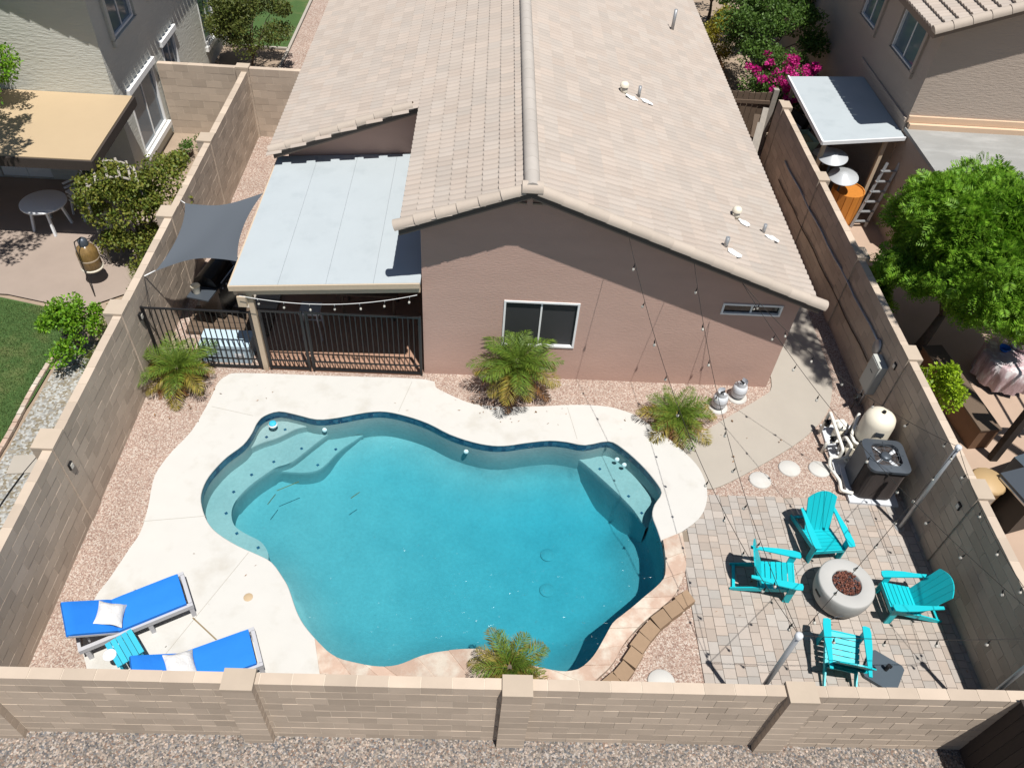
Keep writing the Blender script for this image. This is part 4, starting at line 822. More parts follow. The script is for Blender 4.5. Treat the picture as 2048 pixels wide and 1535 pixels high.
for z, r, m, lab in ((1.35, .022, m_galv, 'pale conduit pipe running along the right wall'), (.78, .015, m_brownwood, 'dark cable running low along the right wall')):
    tag(MB().tube([(7.07, 7.6 + i * .5, z - .02 * i + .02 * math.sin(i * 1.7)) for i in range(16)], r, 8).build('wall_conduit', m, None), lab, 'conduit')
def walllight(x, y, z, sg, lab):
    t = thing('solar_wall_light', lab, 'light', (x, y, z), group='small solar lights on the walls'); MB().box((sg * .03, 0, 0), (.05, .10, .13)).build('housing', m_black, t); MB().box((sg * .058, 0, -.005), (.012, .07, .09)).build('lens', m_bulb, t)
walllight(XL, 3.75, 1.36, 1, 'black solar light on the left wall across from the pool'); walllight(XL, 7.32, 1.43, 1, 'black solar light on the left wall by the iron fence'); walllight(XL, 10.7, 1.3, 1, 'black solar light on the left wall near the shade sail')
walllight(XR, 3.5, 1.43, -1, 'black solar light on the right wall near the metal pole'); walllight(XR, 6.75, 1.5, -1, 'black solar light on the right wall above the electrical box')
def tank(x, y, lab, tilt):
    t = thing('propane_tank', lab, 'gas tank', (x, y, .035), tilt, 'propane tanks'); MB().lathe([(.10, 0), (.11, .03), (.145, .06), (.152, .12), (.152, .25), (.14, .31), (.10, .345), (.04, .36)], n=24).build('cylinder', m_tank, t)
    MB().lathe([(.155, .165), (.157, .18), (.155, .195)], n=24).build('weld_band', m_galv, t); c = MB(); c.add([(.11 * math.cos(a), .11 * math.sin(a), z) for z in (.34, .45) for a in np.linspace(.5, 5.4, 15)], [(i, i + 1, 16 + i, 15 + i) for i in range(14)], True); c.build('collar', m_tank, t)
    MB().cyl((0, 0, .35), .022, .07, 8).build('valve', m_steel, t); MB().bar((-.05, 0, .42), (.05, 0, .42), .03, .03).build('valve_knob', m_black, t)
    o = MB().lathe([(0, .03), (.20, .03), (.21, .015), (.21, -.01)], n=26).build('stepping_stone', m_deck, None, (x, y, .003)); tag(o, 'cream round stone under the ' + lab[0:lab.find(' propane')].replace('grey ', '') + ' propane tank', 'stepping stone', 'stepping stones')
tank(3.95, 6.86, 'nearer grey propane tank beside the fan palm', .4); tank(4.42, 7.17, 'farther grey propane tank near the house corner', 2.2)

# ---------------------------------------------------------------- vegetation
def rot_basis(d, rng):
    d = d / np.linalg.norm(d, axis=1, keepdims=True); r = rng.normal(size=d.shape); a = np.cross(d, r); a /= np.linalg.norm(a, axis=1, keepdims=True); return d, a, np.cross(d, a)
def leaves(name, P, size, mat, parent, aspect=.5, up=.3, out=None, rng=RNG):
    n = len(P); d = rng.normal(size=(n, 3)) + (0 if out is None else out); d[:, 2] += up * rng.uniform(-1, 1, n); d, a, b = rot_basis(d, rng)
    s = (size * rng.uniform(.6, 1.25, (n, 1)))
    return quads(name, np.stack([P, P + d * s * .5 + a * s * aspect * .5, P + d * s, P + d * s * .5 - a * s * aspect * .5], 1), mat, parent)
def lumps(c, R, k, n, fill=.28, flat=1.0, rng=RNG, lo=-.5, hemi=True):
    """points in k clumps spread over an ellipsoid crown; uneven outline with gaps"""
    q = rng.normal(size=(k, 3)); q /= np.linalg.norm(q, axis=1, keepdims=True)
    if hemi: q[:, 2] = np.where(q[:, 2] < lo, -q[:, 2], q[:, 2])
    rad = rng.uniform(.55, 1.0, (k, 1)); C = np.array(c) + q * rad * np.array(R); w = rng.uniform(.5, 1.4, k); idx = rng.choice(k, n, p=w / w.sum())
    g = rng.normal(size=(n, 3)); g /= np.linalg.norm(g, axis=1, keepdims=True); g *= rng.uniform(.25, 1, (n, 1)) ** .5
    return C[idx] + g * (np.array(R) * fill * rng.uniform(.7, 1.3, (k, 1))[idx]), g
def limbs(parent, base, c, R, n, r0, mat=m_bark, name='limb'):
    for i in range(n):
        a = random.uniform(0, 6.28); q = Vector((c[0] + R[0] * .6 * math.cos(a), c[1] + R[1] * .6 * math.sin(a), c[2] + R[2] * random.uniform(-.1, .5))); b = Vector(base); m1 = b.lerp(q, .35) + Vector((random.uniform(-.1, .1), random.uniform(-.1, .1), .15 * R[2])); m2 = b.lerp(q, .7) + Vector((random.uniform(-.1, .1), random.uniform(-.1, .1), .1 * R[2]))
        MB().tube([b, m1, m2, q], [r0, r0 * .7, r0 * .45, r0 * .15], 7).build(name, mat, parent)
def sprays(name, P, D, mat, parent, L_=.26, k=7, w=.10, rng=RNG):
    n = len(P); d = D + rng.normal(size=(n, 3)) * .45; d[:, 2] -= .25; d, a, b = rot_basis(d, rng); L_ = L_ * rng.uniform(.6, 1.3, (n, 1)); out = []
    for i in range(k):
        t = (i + .6) / k; sh = math.sin(math.pi * min(1, .25 + t * .75)) * w + .02; o = P + d * L_ * t; o[:, 2] -= (L_[:, 0] * t) ** 2 * .8
        for s in (-1, 1): 
            tip = o + (a * s * sh + d * sh * .6) + rng.normal(size=(n, 3)) * .008; mid = (o + tip) / 2
            out.append(np.stack([o, mid + d * .018, tip, mid - d * .018], 1))
    return quads(name, np.concatenate(out), mat, parent)
def bush(name, label, cat, c, R, n, size, mat, k=14, group=None, stems=4, aspect=.55, fill=.34):
    t = thing(name, label, cat, (c[0], c[1], 0), group=group); P, g = lumps((0, 0, c[2]), R, k, n, fill); P[:, 2] = np.abs(P[:, 2] - .03) + .03
    leaves('foliage', P, size, mat, t, aspect, out=g * .8); limbs(t, (0, 0, 0), (0, 0, c[2]), R, stems, .022, name='stem'); return t
# palms
def frond_mesh(mat, L_, droop, seed, w=.22, fan=False):
    r = np.random.default_rng(seed); n = 38; V = []; pts = []
    for i in range(n + 1): t = i / n; pts.append(np.array((L_ * (t - .12 * t * t * droop), .03 * math.sin(2 * t), L_ * (.05 * t - droop * .55 * t * t))))
    for i in range(3, n):
        t = i / n; p = pts[i]; d = pts[min(n, i + 1)] - pts[i - 1]; d /= np.linalg.norm(d); ll = w * (math.sin(math.pi * (t * .9 + .1)) ** .6) * r.uniform(.85, 1.1)
        for s in (-1, 1):
            side = np.array((0, s, 0)) * .85 + d * r.uniform(.5, .8) + np.array((0, 0, r.uniform(-.35, .25))); side /= np.linalg.norm(side); q = p + side * ll + np.array((0, 0, -.18 * ll)); m = p + side * ll * .5; e = d * .0095
            V.append((p - e, m - e * 1.2, q, m + e * 1.2))
    mb = MB(); V = np.array(V)
    for q in V: mb.add(q, [(0, 1, 2, 3)])
    mb.tube(pts, [.012 * (1 - .8 * i / n) + .002 for i in range(n + 1)], 4, False); return mb.mesh('frond', mat)
FM = {('g', i): frond_mesh(m_lpalm, .80, .95 + .2 * i, 20 + i, .27) for i in range(3)}; FM.update({('y', i): frond_mesh(m_lpalmy, .74, 1.15, 30 + i, .25) for i in range(2)}); FM.update({('d', i): frond_mesh(m_lpalmd, .66, 1.4, 40 + i, .20) for i in range(2)})
def palm(label, x, y, h, n, sc, seed, dry=8, yel=11, trunk_r=.09):
    rr = random.Random(seed); t = thing('palm', label, 'palm', (x, y, 0), group='small palms in the gravel beds')
    MB().tube([(0, 0, 0), (.01, 0, h * .5), (0, .01, h)], [trunk_r * 1.2, trunk_r, trunk_r * .3], 10).build('trunk', m_bark, t)
    for i in range(n):
        f = i / (n - 1); a = i * 2.399 + rr.uniform(-.3, .3); pitch = math.radians(82 - 88 * f ** .8 + rr.uniform(-8, 8)); kind = 'd' if i >= n - dry else ('y' if i >= n - dry - yel else 'g'); me = FM[(kind, rr.randrange(3 if kind == 'g' else 2))]
        o = link('frond', me, t, (0.04 * math.cos(a), .04 * math.sin(a), h * (1 - .25 * f)), (rr.uniform(-.25, .25), -pitch, a)); s = sc * rr.uniform(.85, 1.15) * (.75 + .35 * min(1, f * 2)); o.scale = (s, s, s)
palm('bushy green palm beside the left wall and iron fence', -7.05, 7.0, .40, 36, .95, 1)
palm('tall palm standing in front of the house window', -.28, 7.05, .95, 44, 1.02, 2)
palm('low palm with dry fronds beside the propane tanks', 2.98, 6.36, .26, 36, .85, 3, 12, 8)
palm('small palm behind the back wall pilaster', -.40, 1.0, .42, 28, .78, 4)
# ---------------------------------------------------------------- left neighbour: ground, house, patio
tag(sheet('lawn', [(-16, -1), (-9.85, -1), (-9.80, 5.2), (-9.72, 6.3), (-9.70, 7.9), (-9.9, 8.9), (-11.6, 9.3), (-16, 9.4)], [], .012, m_grass), kind='structure')
tag(sheet('white_gravel_bed', [(-9.74, -1), (-7.7, -1), (-7.7, 8.0), (-9.62, 8.0)], [], .006, m_wgravel), kind='structure')
tag(sheet('neighbour_patio', [(-16, 9.45), (-11.5, 9.4), (-9.8, 9.0), (-9.0, 9.6), (-8.2, 10.7), (-8.0, 12.2), (-9.9, 12.6), (-9.9, 14.0), (-16, 14.0)], [], .02, M('patio_pavers', (.30, .24, .20), .85, noise=(1.3, .15), bump=(5, .2, .01))), kind='structure')
P = np.c_[RNG.uniform(-13.2, -9.7, 60000), RNG.uniform(3.2, 9.3, 60000)]; P = P[pip(P, [(-16, -1), (-9.88, -1), (-9.82, 5.2), (-9.74, 6.3), (-9.72, 7.9), (-9.9, 8.85), (-11.6, 9.25), (-16, 9.35)])]; n = len(P)
th = RNG.uniform(0, 6.28, n); h = RNG.uniform(.02, .05, n); B0 = np.c_[P, np.full(n, .012)]; dv = np.c_[np.cos(th), np.sin(th), np.zeros(n)] * .006; tip = B0 + np.c_[RNG.normal(0, .018, (n, 2)), h]
tag(quads('lawn_grass', np.stack([B0 - dv, B0 + dv, tip], 1), m_blade), 'mown green lawn of the left neighbour', 'grass', kind='stuff')
ke = thing('lawn_edging', 'narrow brick edging between the lawn and white gravel', 'edging')
for i in range(30): y = 2.2 + i * .2; MB().box((-9.78 + .02 * math.sin(i * .5), y, .03), (.09, .185, .07)).build('brick', m_flag, ke)
for i, (x, y) in enumerate([(-9.2, 4.75), (-8.75, 4.0)]):
    tag(MB().box((x, y, .02), (.5, .42, .03), .1).build('paving_slab', m_conc), ['pale square paving slab beside the lawn edging', 'pale square paving slab beside the left wall pilaster'][i], 'paving slab')
hs = MB().tube(smooth_loop([(-9.35, 2.5, .03), (-9.2, 4.2, .03), (-8.95, 5.3, .03), (-8.6, 6.6, .03), (-9.0, 7.2, .03)], 6, False), .012, 6).build('garden_hose', m_black); tag(hs, 'black irrigation hose along the white gravel bed', 'hose')
nl = thing('left_neighbour_house', 'pale grey two storey stucco house at upper left', 'house')
XS, YF = -10.05, 14.04
sidepl = lambda a, b, t: (XS - t, a, b); frontpl = lambda a, b, t: (a, YF + t, b)
NLW = [(14.75, .45, 16.55, 2.08), (14.85, 3.45, 16.25, 4.9), (17.45, .9, 18.5, 2.15), (20.9, .7, 22.2, 2.3), (17.4, 3.6, 18.6, 4.9)]
wall_poly('side_wall', [(YF, -.1), (25, -.1), (25, 5.3), (YF, 5.3)], [rect(*r) for r in NLW], sidepl, m_stuccoL, nl, .1)
DOOR = (-13.6, .03, -12.3, 2.05)
wall_poly('front_wall', [(-17, -.1), (XS, -.1), (XS, 5.25), (-17, 8.0)], [rect(*DOOR)], frontpl, m_stuccoL, nl, .1)
for i, r in enumerate(NLW):
    window(nl, sidepl, r, m_glassb, m_white, .05)
    x0, z0, x1, z1 = r
    if i in (0, 2, 3): MB().box((XS + .05, (x0 + x1) / 2, z1 + .09), (.10, x1 - x0 + .2, .14)).build('window_head', m_white, nl); MB().box((XS + .05, (x0 + x1) / 2, z0 - .08), (.10, x1 - x0 + .2, .13)).build('sill', m_white, nl)
    else: MB().box((XS + .04, (x0 + x1) / 2, z0 - .09), (.07, x1 - x0 + .26, .14)).build('sill', m_stuccoL, nl); MB().box((XS + .04, x0 - .09, (z0 + z1) / 2), (.07, .13, z1 - z0)).build('window_trim', m_stuccoL, nl); MB().box((XS + .04, x1 + .09, (z0 + z1) / 2), (.07, .13, z1 - z0)).build('window_trim', m_stuccoL, nl)
d_ = MB().box((-13.25, YF + .05, 1.04), (.64, .05, 2.0)).build('door', m_white, nl); MB().box((-13.25, YF + .02, 1.2), (.42, .01, 1.3)).build('door_glass', m_glass, d_)
d_ = MB().box((-12.62, YF + .05, 1.04), (.60, .05, 2.0)).build('door', m_white, nl); MB().box((-12.62, YF + .02, 1.2), (.40, .01, 1.3)).build('door_glass', m_glass, d_)
# its roof, mostly above the picture: eave and rake tiles cast the saw-tooth shadow seen on the walls
zl = lambda x: 5.2 + .40 * (-9.615 - x); XE, YE = -9.615, YF - .44
MB().add([(XE, YE, zl(XE)), (XE, 25, zl(XE)), (-17, 25, zl(-17)), (-17, YE, zl(-17)), (XE, YE, zl(XE) - .12), (XE, 25, zl(XE) - .12), (-17, 25, zl(-17) - .12), (-17, YE, zl(-17) - .12)], [(3, 2, 1, 0), (4, 5, 6, 7), (0, 4, 7, 3), (0, 1, 5, 4), (1, 2, 6, 5), (2, 3, 7, 6)]).build('roof_deck', m_fascia, nl)
et = MB().tube([(-.3, 0, .16), (.07, 0, .03)], [.10, .115], 8).mesh('eave_tile', m_tile)
for i in range(40): link('eave_tile', et, nl, (XE, YE + .1 + i * .27, zl(XE)))
barrel(nl, 'rake_tile', (-16.9, YE + .02, zl(-16.9) + .03), (XE, YE + .02, zl(XE) + .03), .12, m_rake, taper=.80)
np_ = thing('neighbour_patio_cover', 'tan flat patio roof with dark fascia on the left neighbour house', 'patio cover')
MB().prism([(-20, 11.1), (-9.55, 11.1), (-9.62, 14.03), (-20, 14.03)], 2.38, 2.45).build('roof_deck', m_rooft, np_)
MB().bar((-20, 11.06, 2.33), (-9.50, 11.06, 2.33), .04, .22).build('front_fascia', m_darkwood, np_); MB().bar((-9.51, 11.08, 2.33), (-9.58, 14.03, 2.33), .04, .22).build('side_fascia', m_darkwood, np_)
MB().bar((-9.75, 11.3, 0), (-9.75, 11.3, 2.36), .14, .14).build('post', m_stuccoL, np_); MB().bar((-14.5, 11.3, 0), (-14.5, 11.3, 2.36), .14, .14).build('post', m_stuccoL, np_)
ta = thing('round_table', 'white round plastic table in shade under the tan patio roof', 'table', (-11.5, 11.95, .02))
MB().lathe([(0, .72), (.5, .72), (.52, .71), (.52, .68), (.48, .68)], n=32).build('table_top', m_whitepl, ta)
for i in range(4): a = i * 1.571 + .5; MB().bar((.30 * math.cos(a), .30 * math.sin(a), .69), (.42 * math.cos(a), .42 * math.sin(a), 0), .06, .05).build('leg', m_whitepl, ta)
sc_ = thing('stacked_chairs', 'stack of white plastic chairs behind the round table', 'chairs', (-10.9, 12.55, .02), -2.2)
for lv in range(3):
    z = .12 * lv; MB().box((0, 0, .42 + z), (.45, .44, .03)).build('chair_seat', m_whitepl, sc_)
    for k in range(5): MB().box((-.24 - .02 * (k > 2), -.17 + k * .085, .66 + z), (.03, .05, .42), rot=Euler((0, -.18, 0))).build('back_slat', m_whitepl, sc_)
    for a in (-1, 1): MB().box((0, a * .24, .62 + z), (.42, .05, .03)).build('armrest', m_whitepl, sc_)
for a in (-1, 1):
    for b in (-1, 1): MB().bar((a * .18, b * .19, .42), (a * .23, b * .24, 0), .04, .04).build('leg', m_whitepl, sc_)
la = thing('hanging_lantern', 'amber lantern with dark cap hanging on a thin black pole', 'lantern', (-9.75, 10.0, 0))
MB().tube([(.13, -.55, 0), (.13, -.55, 1.15), (.1, -.5, 1.28), (0, -.3, 1.3), (0, -.02, 1.22)], .012, 7).build('hook_pole', m_iron, la)
MB().lathe([(.20, .42), (.22, .46), (.22, .85), (.18, .95), (.09, 1.02)], n=22).build('glass_body', m_amber, la); MB().lathe([(.10, 1.0), (.10, 1.14), (.04, 1.2), (0, 1.2)], n=14).build('cap', m_char, la); MB().lathe([(0, .40), (.23, .40), (.24, .43), (.22, .45)], n=22).build('tray', m_cream, la); MB().lathe([(.221, .66), (.226, .68), (.221, .70)], n=22).build('hoop', m_tanwood, la)
ar = thing('garden_arbor', 'weathered grey garden arbor wrapped in vines by the left wall', 'arbor', (-9.35, 11.2, 0), .45)
for a in (-.55, .55):
    for b in (-.35, .35): MB().bar((a, b, 0), (a, b, 1.75), .06, .06).build('post', m_greywood, ar)
for b in (-.35, .35): MB().tube([(.55 * math.cos(t), b, 1.75 + .42 * math.sin(t)) for t in np.linspace(0, math.pi, 12)], .03, 6).build('arch', m_greywood, ar)
for i in range(7): t = .25 + i * .44; MB().bar((.57 * math.cos(t), -.42, 1.77 + .44 * math.sin(t)), (.57 * math.cos(t), .42, 1.77 + .44 * math.sin(t)), .05, .025).build('cross_slat', m_greywood, ar)
for a in (-.55, .55):
    for i in range(5): MB().bar((a, -.35, .3 + i * .3), (a, .35, .3 + i * .3), .03, .02).build('trellis_slat', m_greywood, ar)
vn = thing('climbing_vine', 'yellowing green vine sprawling over the arbor and left wall', 'vine', (-9.1, 11.2, 0))
P1_, g1 = lumps((-.15, -.1, 1.5), (1.0, .85, .75), 26, 9500, .34); P2_, g2 = lumps((.75, .2, 1.7), (.7, .95, .5), 14, 5200, .38); P3_, g3 = lumps((.2, -.5, .5), (.95, .85, .5), 16, 4200, .36)
PP = np.concatenate([P1_, P2_, P3_]); PP[:, 2] = np.abs(PP[:, 2]) + .02; leaves('foliage', PP, .07, m_lvine, vn, .75); limbs(vn, (.1, -.1, 0), (.1, 0, 1.5), (.9, .8, .7), 9, .03, name='stem')
bush('citrus_shrub', 'bright lime green leafy shrub between the lawn and left wall', 'shrub', (-9.30, 7.75, .72), (.48, .75, .62), 4200, .08, m_lcit, 18)
bush('thin_shrub', 'sparse olive shrub against the outside of the left wall', 'shrub', (-8.35, 8.2, .45), (.38, .75, .6), 2200, .06, m_lolive, 12, fill=.4)
bush('thin_shrub', 'low olive shrub farther along the left wall', 'shrub', (-8.45, 6.75, .3), (.4, .6, .42), 1500, .06, m_lolive, 10, fill=.4)
bush('low_weed', 'small green weeds in the narrow bed by the big left window', 'weed', (-9.2, 15.6, .18), (.35, .7, .22), 700, .07, m_lgrn, 9)
tf = thing('grass_tuft', 'bright yellow green grass tuft leaning on the left wall', 'grass tuft', (-8.35, 9.55, 0)); n = 900; a = RNG.uniform(0, 6.28, n); r = RNG.uniform(0, .22, n); B0 = np.c_[r * np.cos(a), r * np.sin(a) * 1.6, np.zeros(n)]; tip = B0 + np.c_[np.cos(a) * RNG.uniform(.05, .35, n), np.sin(a) * RNG.uniform(.05, .4, n), RNG.uniform(.45, .8, n)]; dv = np.c_[-np.sin(a), np.cos(a), np.zeros(n)] * .009
quads('blades', np.stack([B0 - dv, B0 + dv, tip], 1), m_lgrass, tf)
def tree(name, label, base, c, R, n, size, mat, k=26, r0=.09, spray=False, group=None, nl_=7, h0=None):
    t = thing(name, label, 'tree', (base[0], base[1], 0), group=group); c = (c[0] - base[0], c[1] - base[1], c[2]); h = h0 or max(.3, c[2] - R[2] * .8)
    MB().tube([(0, 0, 0), (c[0] * .2 + .02, c[1] * .2, h * .5), (c[0] * .45, c[1] * .45, h)], [r0, r0 * .8, r0 * .65], 9).build('trunk', m_bark, t); limbs(t, (c[0] * .45, c[1] * .45, h), c, R, nl_, r0 * .5)
    P, g = lumps(c, R, k, n, .27 if not spray else .24)
    if spray: q = P - np.array(c); sprays('crown', P, q / (np.linalg.norm(q, axis=1, keepdims=True) + 1e-6), mat, t)
    else: leaves('crown', P, size, mat, t, .55, out=g * .7)
    return t
tree('shade_tree', 'leafy tree branch overhanging at the far left edge', (-13.3, 12.2), (-12.9, 13.0, 3.5), (1.6, .9, 1.3), 15000, .085, m_lcit, 40, .11)
tree('patio_tree', 'tall tree left of the frame shading the neighbour patio', (-13.8, 10.2), (-11.3, 10.3, 5.7), (.95, 1.5, 1.2), 3200, .13, m_lcit, 24, .13)
tree('mesquite_tree', 'small green tree in the bed behind the cross wall', (-8.75, 20.9), (-8.55, 21.1, 1.5), (1.3, 1.2, 1.1), 22000, .08, m_lolive, 54, .05, nl_=11, h0=.35)
tag(sheet('far_lawn', [(-10.0, 22.7), (-7.95, 22.6), (-7.75, 40), (-10.0, 40)], [], .012, m_grass), kind='structure'); tag(sheet('far_gravel', [(-7.85, 16.95), (-5.55, 16.95), (-5.55, 40), (-7.7, 40)], [], .01, m_gravel), kind='structure')
ke = thing('bed_edging', 'thin concrete edging between the far lawn and gravel', 'edging'); MB().bar((-7.9, 17.0, .02), (-7.8, 40, .02), .09, .06).build('edging_strip', m_conc, ke); MB().bar((-10.0, 22.65, .02), (-7.9, 22.6, .02), .09, .06).build('edging_strip', m_conc, ke)
# ---------------------------------------------------------------- right neighbour
tag(sheet('neighbour_pavers', [(7.3, .3), (16, .3), (16, 14.5), (7.3, 14.5)], [], -.01, M('brown_pavers', (.39, .285, .215), .85, noise=(1.2, .15), bump=(6, .25, .01))), kind='structure')
nr = thing('right_neighbour_house', 'taupe two storey stucco house at upper right', 'house'); XN, YN = 9.6, 14.6
sp2 = lambda a, b, t: (XN + t, a, b); fp2 = lambda a, b, t: (a, YN + t, b); NRW = [(15.35, 3.6, 16.85, 4.72), (18.1, 3.5, 19.3, 4.75)]
wall_poly('side_wall', [(YN, -.1), (27, -.1), (27, 5.0), (YN, 5.0)], [rect(*r) for r in NRW], sp2, m_stuccoR, nr, .1); wall_poly('front_wall', [(XN, -.1), (20, -.1), (20, 7.5), (XN, 5.0)], [], fp2, m_stuccoR, nr)
for r in NRW:
    window(nr, sp2, r, m_glassb, m_white, .04); x0, z0, x1, z1 = r
    for c_, s_ in (((x0 + x1) / 2, (x1 - x0 + .26, .14)),): MB().box((XN - .035, c_, z0 - .08), (.07, s_[0], s_[1])).build('sill', m_stuccoR, nr); MB().box((XN - .035, c_, z1 + .08), (.07, s_[0], .14)).build('window_head', m_stuccoR, nr)
    MB().box((XN - .035, x0 - .075, (z0 + z1) / 2), (.07, .12, z1 - z0)).build('window_trim', m_stuccoR, nr); MB().box((XN - .035, x1 + .075, (z0 + z1) / 2), (.07, .12, z1 - z0)).build('window_trim', m_stuccoR, nr)
MB().box((14.8, YN - .03, 2.72), (10.4, .06, .16)).build('band', m_peach, nr); MB().box((XN - .03, 16.4, 2.66), (.06, 3.6, .1)).build('band', m_stuccoR, nr)
# its tiled roof corner: slope falls towards -x
zr2 = lambda x: 5.02 + (x - 9.25) * .36
MB().add([(9.15, YN - .35, zr2(9.15)), (9.15, 27, zr2(9.15)), (18, 27, zr2(18)), (18, YN - .35, zr2(18)), (9.15, YN - .35, zr2(9.15) - .14), (9.15, 27, zr2(9.15) - .14), (18, 27, zr2(18) - .14), (18, YN - .35, zr2(18) - .14)], [(3, 2, 1, 0), (4, 5, 6, 7), (0, 4, 7, 3), (0, 1, 5, 4)]).build('roof_deck', m_fascia, nr)
tv = np.array(TV); c = math.sqrt(1 + .36 ** 2); Rr = np.array(((-1 / c, 0, -.36 / c), (0, -1, 0), (-.36 / c, 0, 1 / c))); tm = MB().add((tv * (1, 1, 1.9)) @ Rr.T, TF).mesh('roof_tile', m_tile)
for r in range(11):
    for k in range(24):
        x = 9.42 + r * TE / c; y = YN - .12 + k * TW; link('tile', tm, nr, (x, y, zr2(x) + .02))
barrel(nr, 'rake_tile', (14.5, YN - .33, zr2(14.5) + .03), (9.12, YN - .33, zr2(9.12) + .03), .13, m_rake, taper=.94)
ex = thing('neighbour_flat_roof', 'pale flat roofed extension in front of the right house', 'extension'); MB().box((13.2, 13.4, 2.46), (7.2, 2.3, .08)).build('roof_deck', M('roof_weathered', (.27, .27, .26), .6, noise=(1.5, .2), col2=(.36, .36, .35), mix=(2.5, .45, .7), stretch=(.3, 1, 1)), ex); wall_poly('side_wall', [(12.3, -.1), (YN, -.1), (YN, 2.42), (12.3, 2.42)], [], lambda a, b, t: (9.62, a, b), m_stuccoR, ex); wall_poly('front_wall', [(9.62, -.1), (17, -.1), (17, 2.42), (9.62, 2.42)], [], lambda a, b, t: (a, 12.3, b), m_stuccoR, ex); MB().box((13.2, 14.5, 2.56), (7.1, .12, .14)).build('parapet', m_peach, ex)
aw = thing('lean_to_awning', 'white metal lean-to roof between the right wall and taupe house', 'awning'); MB().add([(7.42, 14.05, 2.22), (9.58, 14.25, 2.36), (9.58, 17.7, 2.36), (7.45, 17.75, 2.22), (7.42, 14.05, 2.17), (9.58, 14.25, 2.31), (9.58, 17.7, 2.31), (7.45, 17.75, 2.17)], [(0, 1, 2, 3), (7, 6, 5, 4), (0, 4, 5, 1), (1, 5, 6, 2), (2, 6, 7, 3), (3, 7, 4, 0)]).build('roof_sheet', m_roofw, aw)
MB().bar((7.42, 14.05, 2.20), (7.45, 17.75, 2.20), .05, .10).build('edge_gutter', m_whitepl, aw); MB().bar((7.42, 14.05, 2.2), (9.58, 14.25, 2.34), .04, .09).build('front_trim', m_whitepl, aw)
for x, y in ((7.6, 14.3), (7.6, 17.5), (9.2, 14.4)): MB().bar((x, y, 0), (x, y, 2.18), .09, .09).build('post', m_tanwood, aw)
MB().bar((7.6, 17.5, 1.3), (9.5, 17.5, 1.3), .05, .1).build('cross_rail', m_brownwood, aw)
for i, (x, y, z, lab) in enumerate([(7.93, 14.28, 1.72, 'round silver heater dish nearer the white awning'), (8.28, 14.02, 1.32, 'round silver heater dish above the orange wood drum')]):
    t = thing('heater_dish', lab, 'dish', (x, y, 0), group='silver heater dishes'); o = MB().lathe([(0, .10), (.10, .095), (.12, .07), (.38, .0), (.385, -.012), (.12, .05)], n=30).build('reflector', m_alu, t, (0, 0, z), (.12, -.1, 0)); MB().cyl((0, 0, 0), .03, z, 10).build('stem', m_char, t)
dr = thing('wooden_drum', 'orange varnished wood drum under the silver dish', 'drum', (8.62, 14.12, 0))
for i in range(14): a = i * 2 * math.pi / 14; MB().box((.40 * math.cos(a), .40 * math.sin(a), .45), (.03, .172, .9), a).build('stave', m_orange, dr)
MB().cyl((0, 0, .02), .385, .85, 20).build('drum_core', m_orange, dr)
ld = thing('step_ladder', 'grey aluminium ladder leaning on the neighbour wall', 'ladder', (9.12, 13.72, 0), .1)
for s in (-1, 1): MB().bar((s * .2 - .05, 0, 0), (s * .17 + .38, .32, 1.75), .07, .03).build('rail', m_galv, ld)
for i in range(6): f = (i + .6) / 6.4; MB().bar((-.2 - .05 + .40 * f, .32 * f, 1.75 * f), (.2 - .05 + .40 * f, .32 * f, 1.75 * f), .08, .025).build('rung', m_galv, ld)
sh = thing('storage_cabinet', 'low brown storage cabinet behind the far end of the right wall', 'cabinet', (7.85, 16.45, 0)); MB().box((0, 0, .46), (.8, 2.1, .92)).build('carcass', m_brownwood, sh); MB().box((0, 0, .94), (.86, 2.16, .04)).build('top', m_greywood, sh)
for b in (-.5, .5): MB().box((-.405, b, .48), (.02, .95, .8)).build('door', m_brownwood, sh)
cr = thing('covered_chair', 'dark seat with a white cushion stored by the awning edge', 'seat', (7.80, 16.95, .96), .35); MB().box((0, 0, .12), (.55, .75, .24)).build('seat', m_slate, cr); MB().box((.08, .05, .36), (.16, .75, .28), rot=Euler((0, .5, 0))).build('backrest', m_black, cr); MB().box((-.1, 0, .27), (.30, .62, .07)).build('cushion', m_whitepl, cr)
gt = thing('plastic_bin', 'pale green translucent storage bin by the awning edge', 'bin', (7.78, 16.0, .965), .2); mb = MB(); mb.add([(-.2, -.26, 0), (.2, -.26, 0), (.2, .26, 0), (-.2, .26, 0), (-.27, -.34, .36), (.27, -.34, .36), (.27, .34, .36), (-.27, .34, .36)], [(3, 2, 1, 0), (0, 1, 5, 4), (1, 2, 6, 5), (2, 3, 7, 6), (3, 0, 4, 7)]); m_bin = M('bin_green', (.30, .45, .40), .3, noise=(4, .15)); mb.build('bin_body', m_bin, gt); MB().box((0, 0, .17), (.38, .48, .26)).build('contents', M('bin_contents', (.35, .38, .22), .7, noise=(9, .3)), gt)
for q in (-.34, .34): MB().box((0, q, .36), (.56, .03, .035)).build('rim', m_bin, gt)
for i, (x, y, z, s, lab) in enumerate([(8.7, 14.75, .9, (.45, .3, .25), 'white carton stacked beside the awning post'), (8.35, 15.75, .9, (.5, .35, .3), 'white carton deeper under the awning')]):
    t = thing('carton', lab, 'carton', (x, y, 0), .5); MB().box((0, 0, z), s).build('carton_body', m_whitepl, t); MB().box((0, 0, z + s[2] / 2 + .006), (s[0] + .02, s[1] + .02, .02)).build('lid', m_whitepl, t); MB().box((0, 0, (z - s[2] / 2) / 2), (s[0], s[1], z - s[2] / 2)).build('crate', m_brownwood, t)
wg = thing('wooden_gate', 'weathered brown plank gate at the far end of the right side yard', 'gate', (5.5, 17.6, 0))
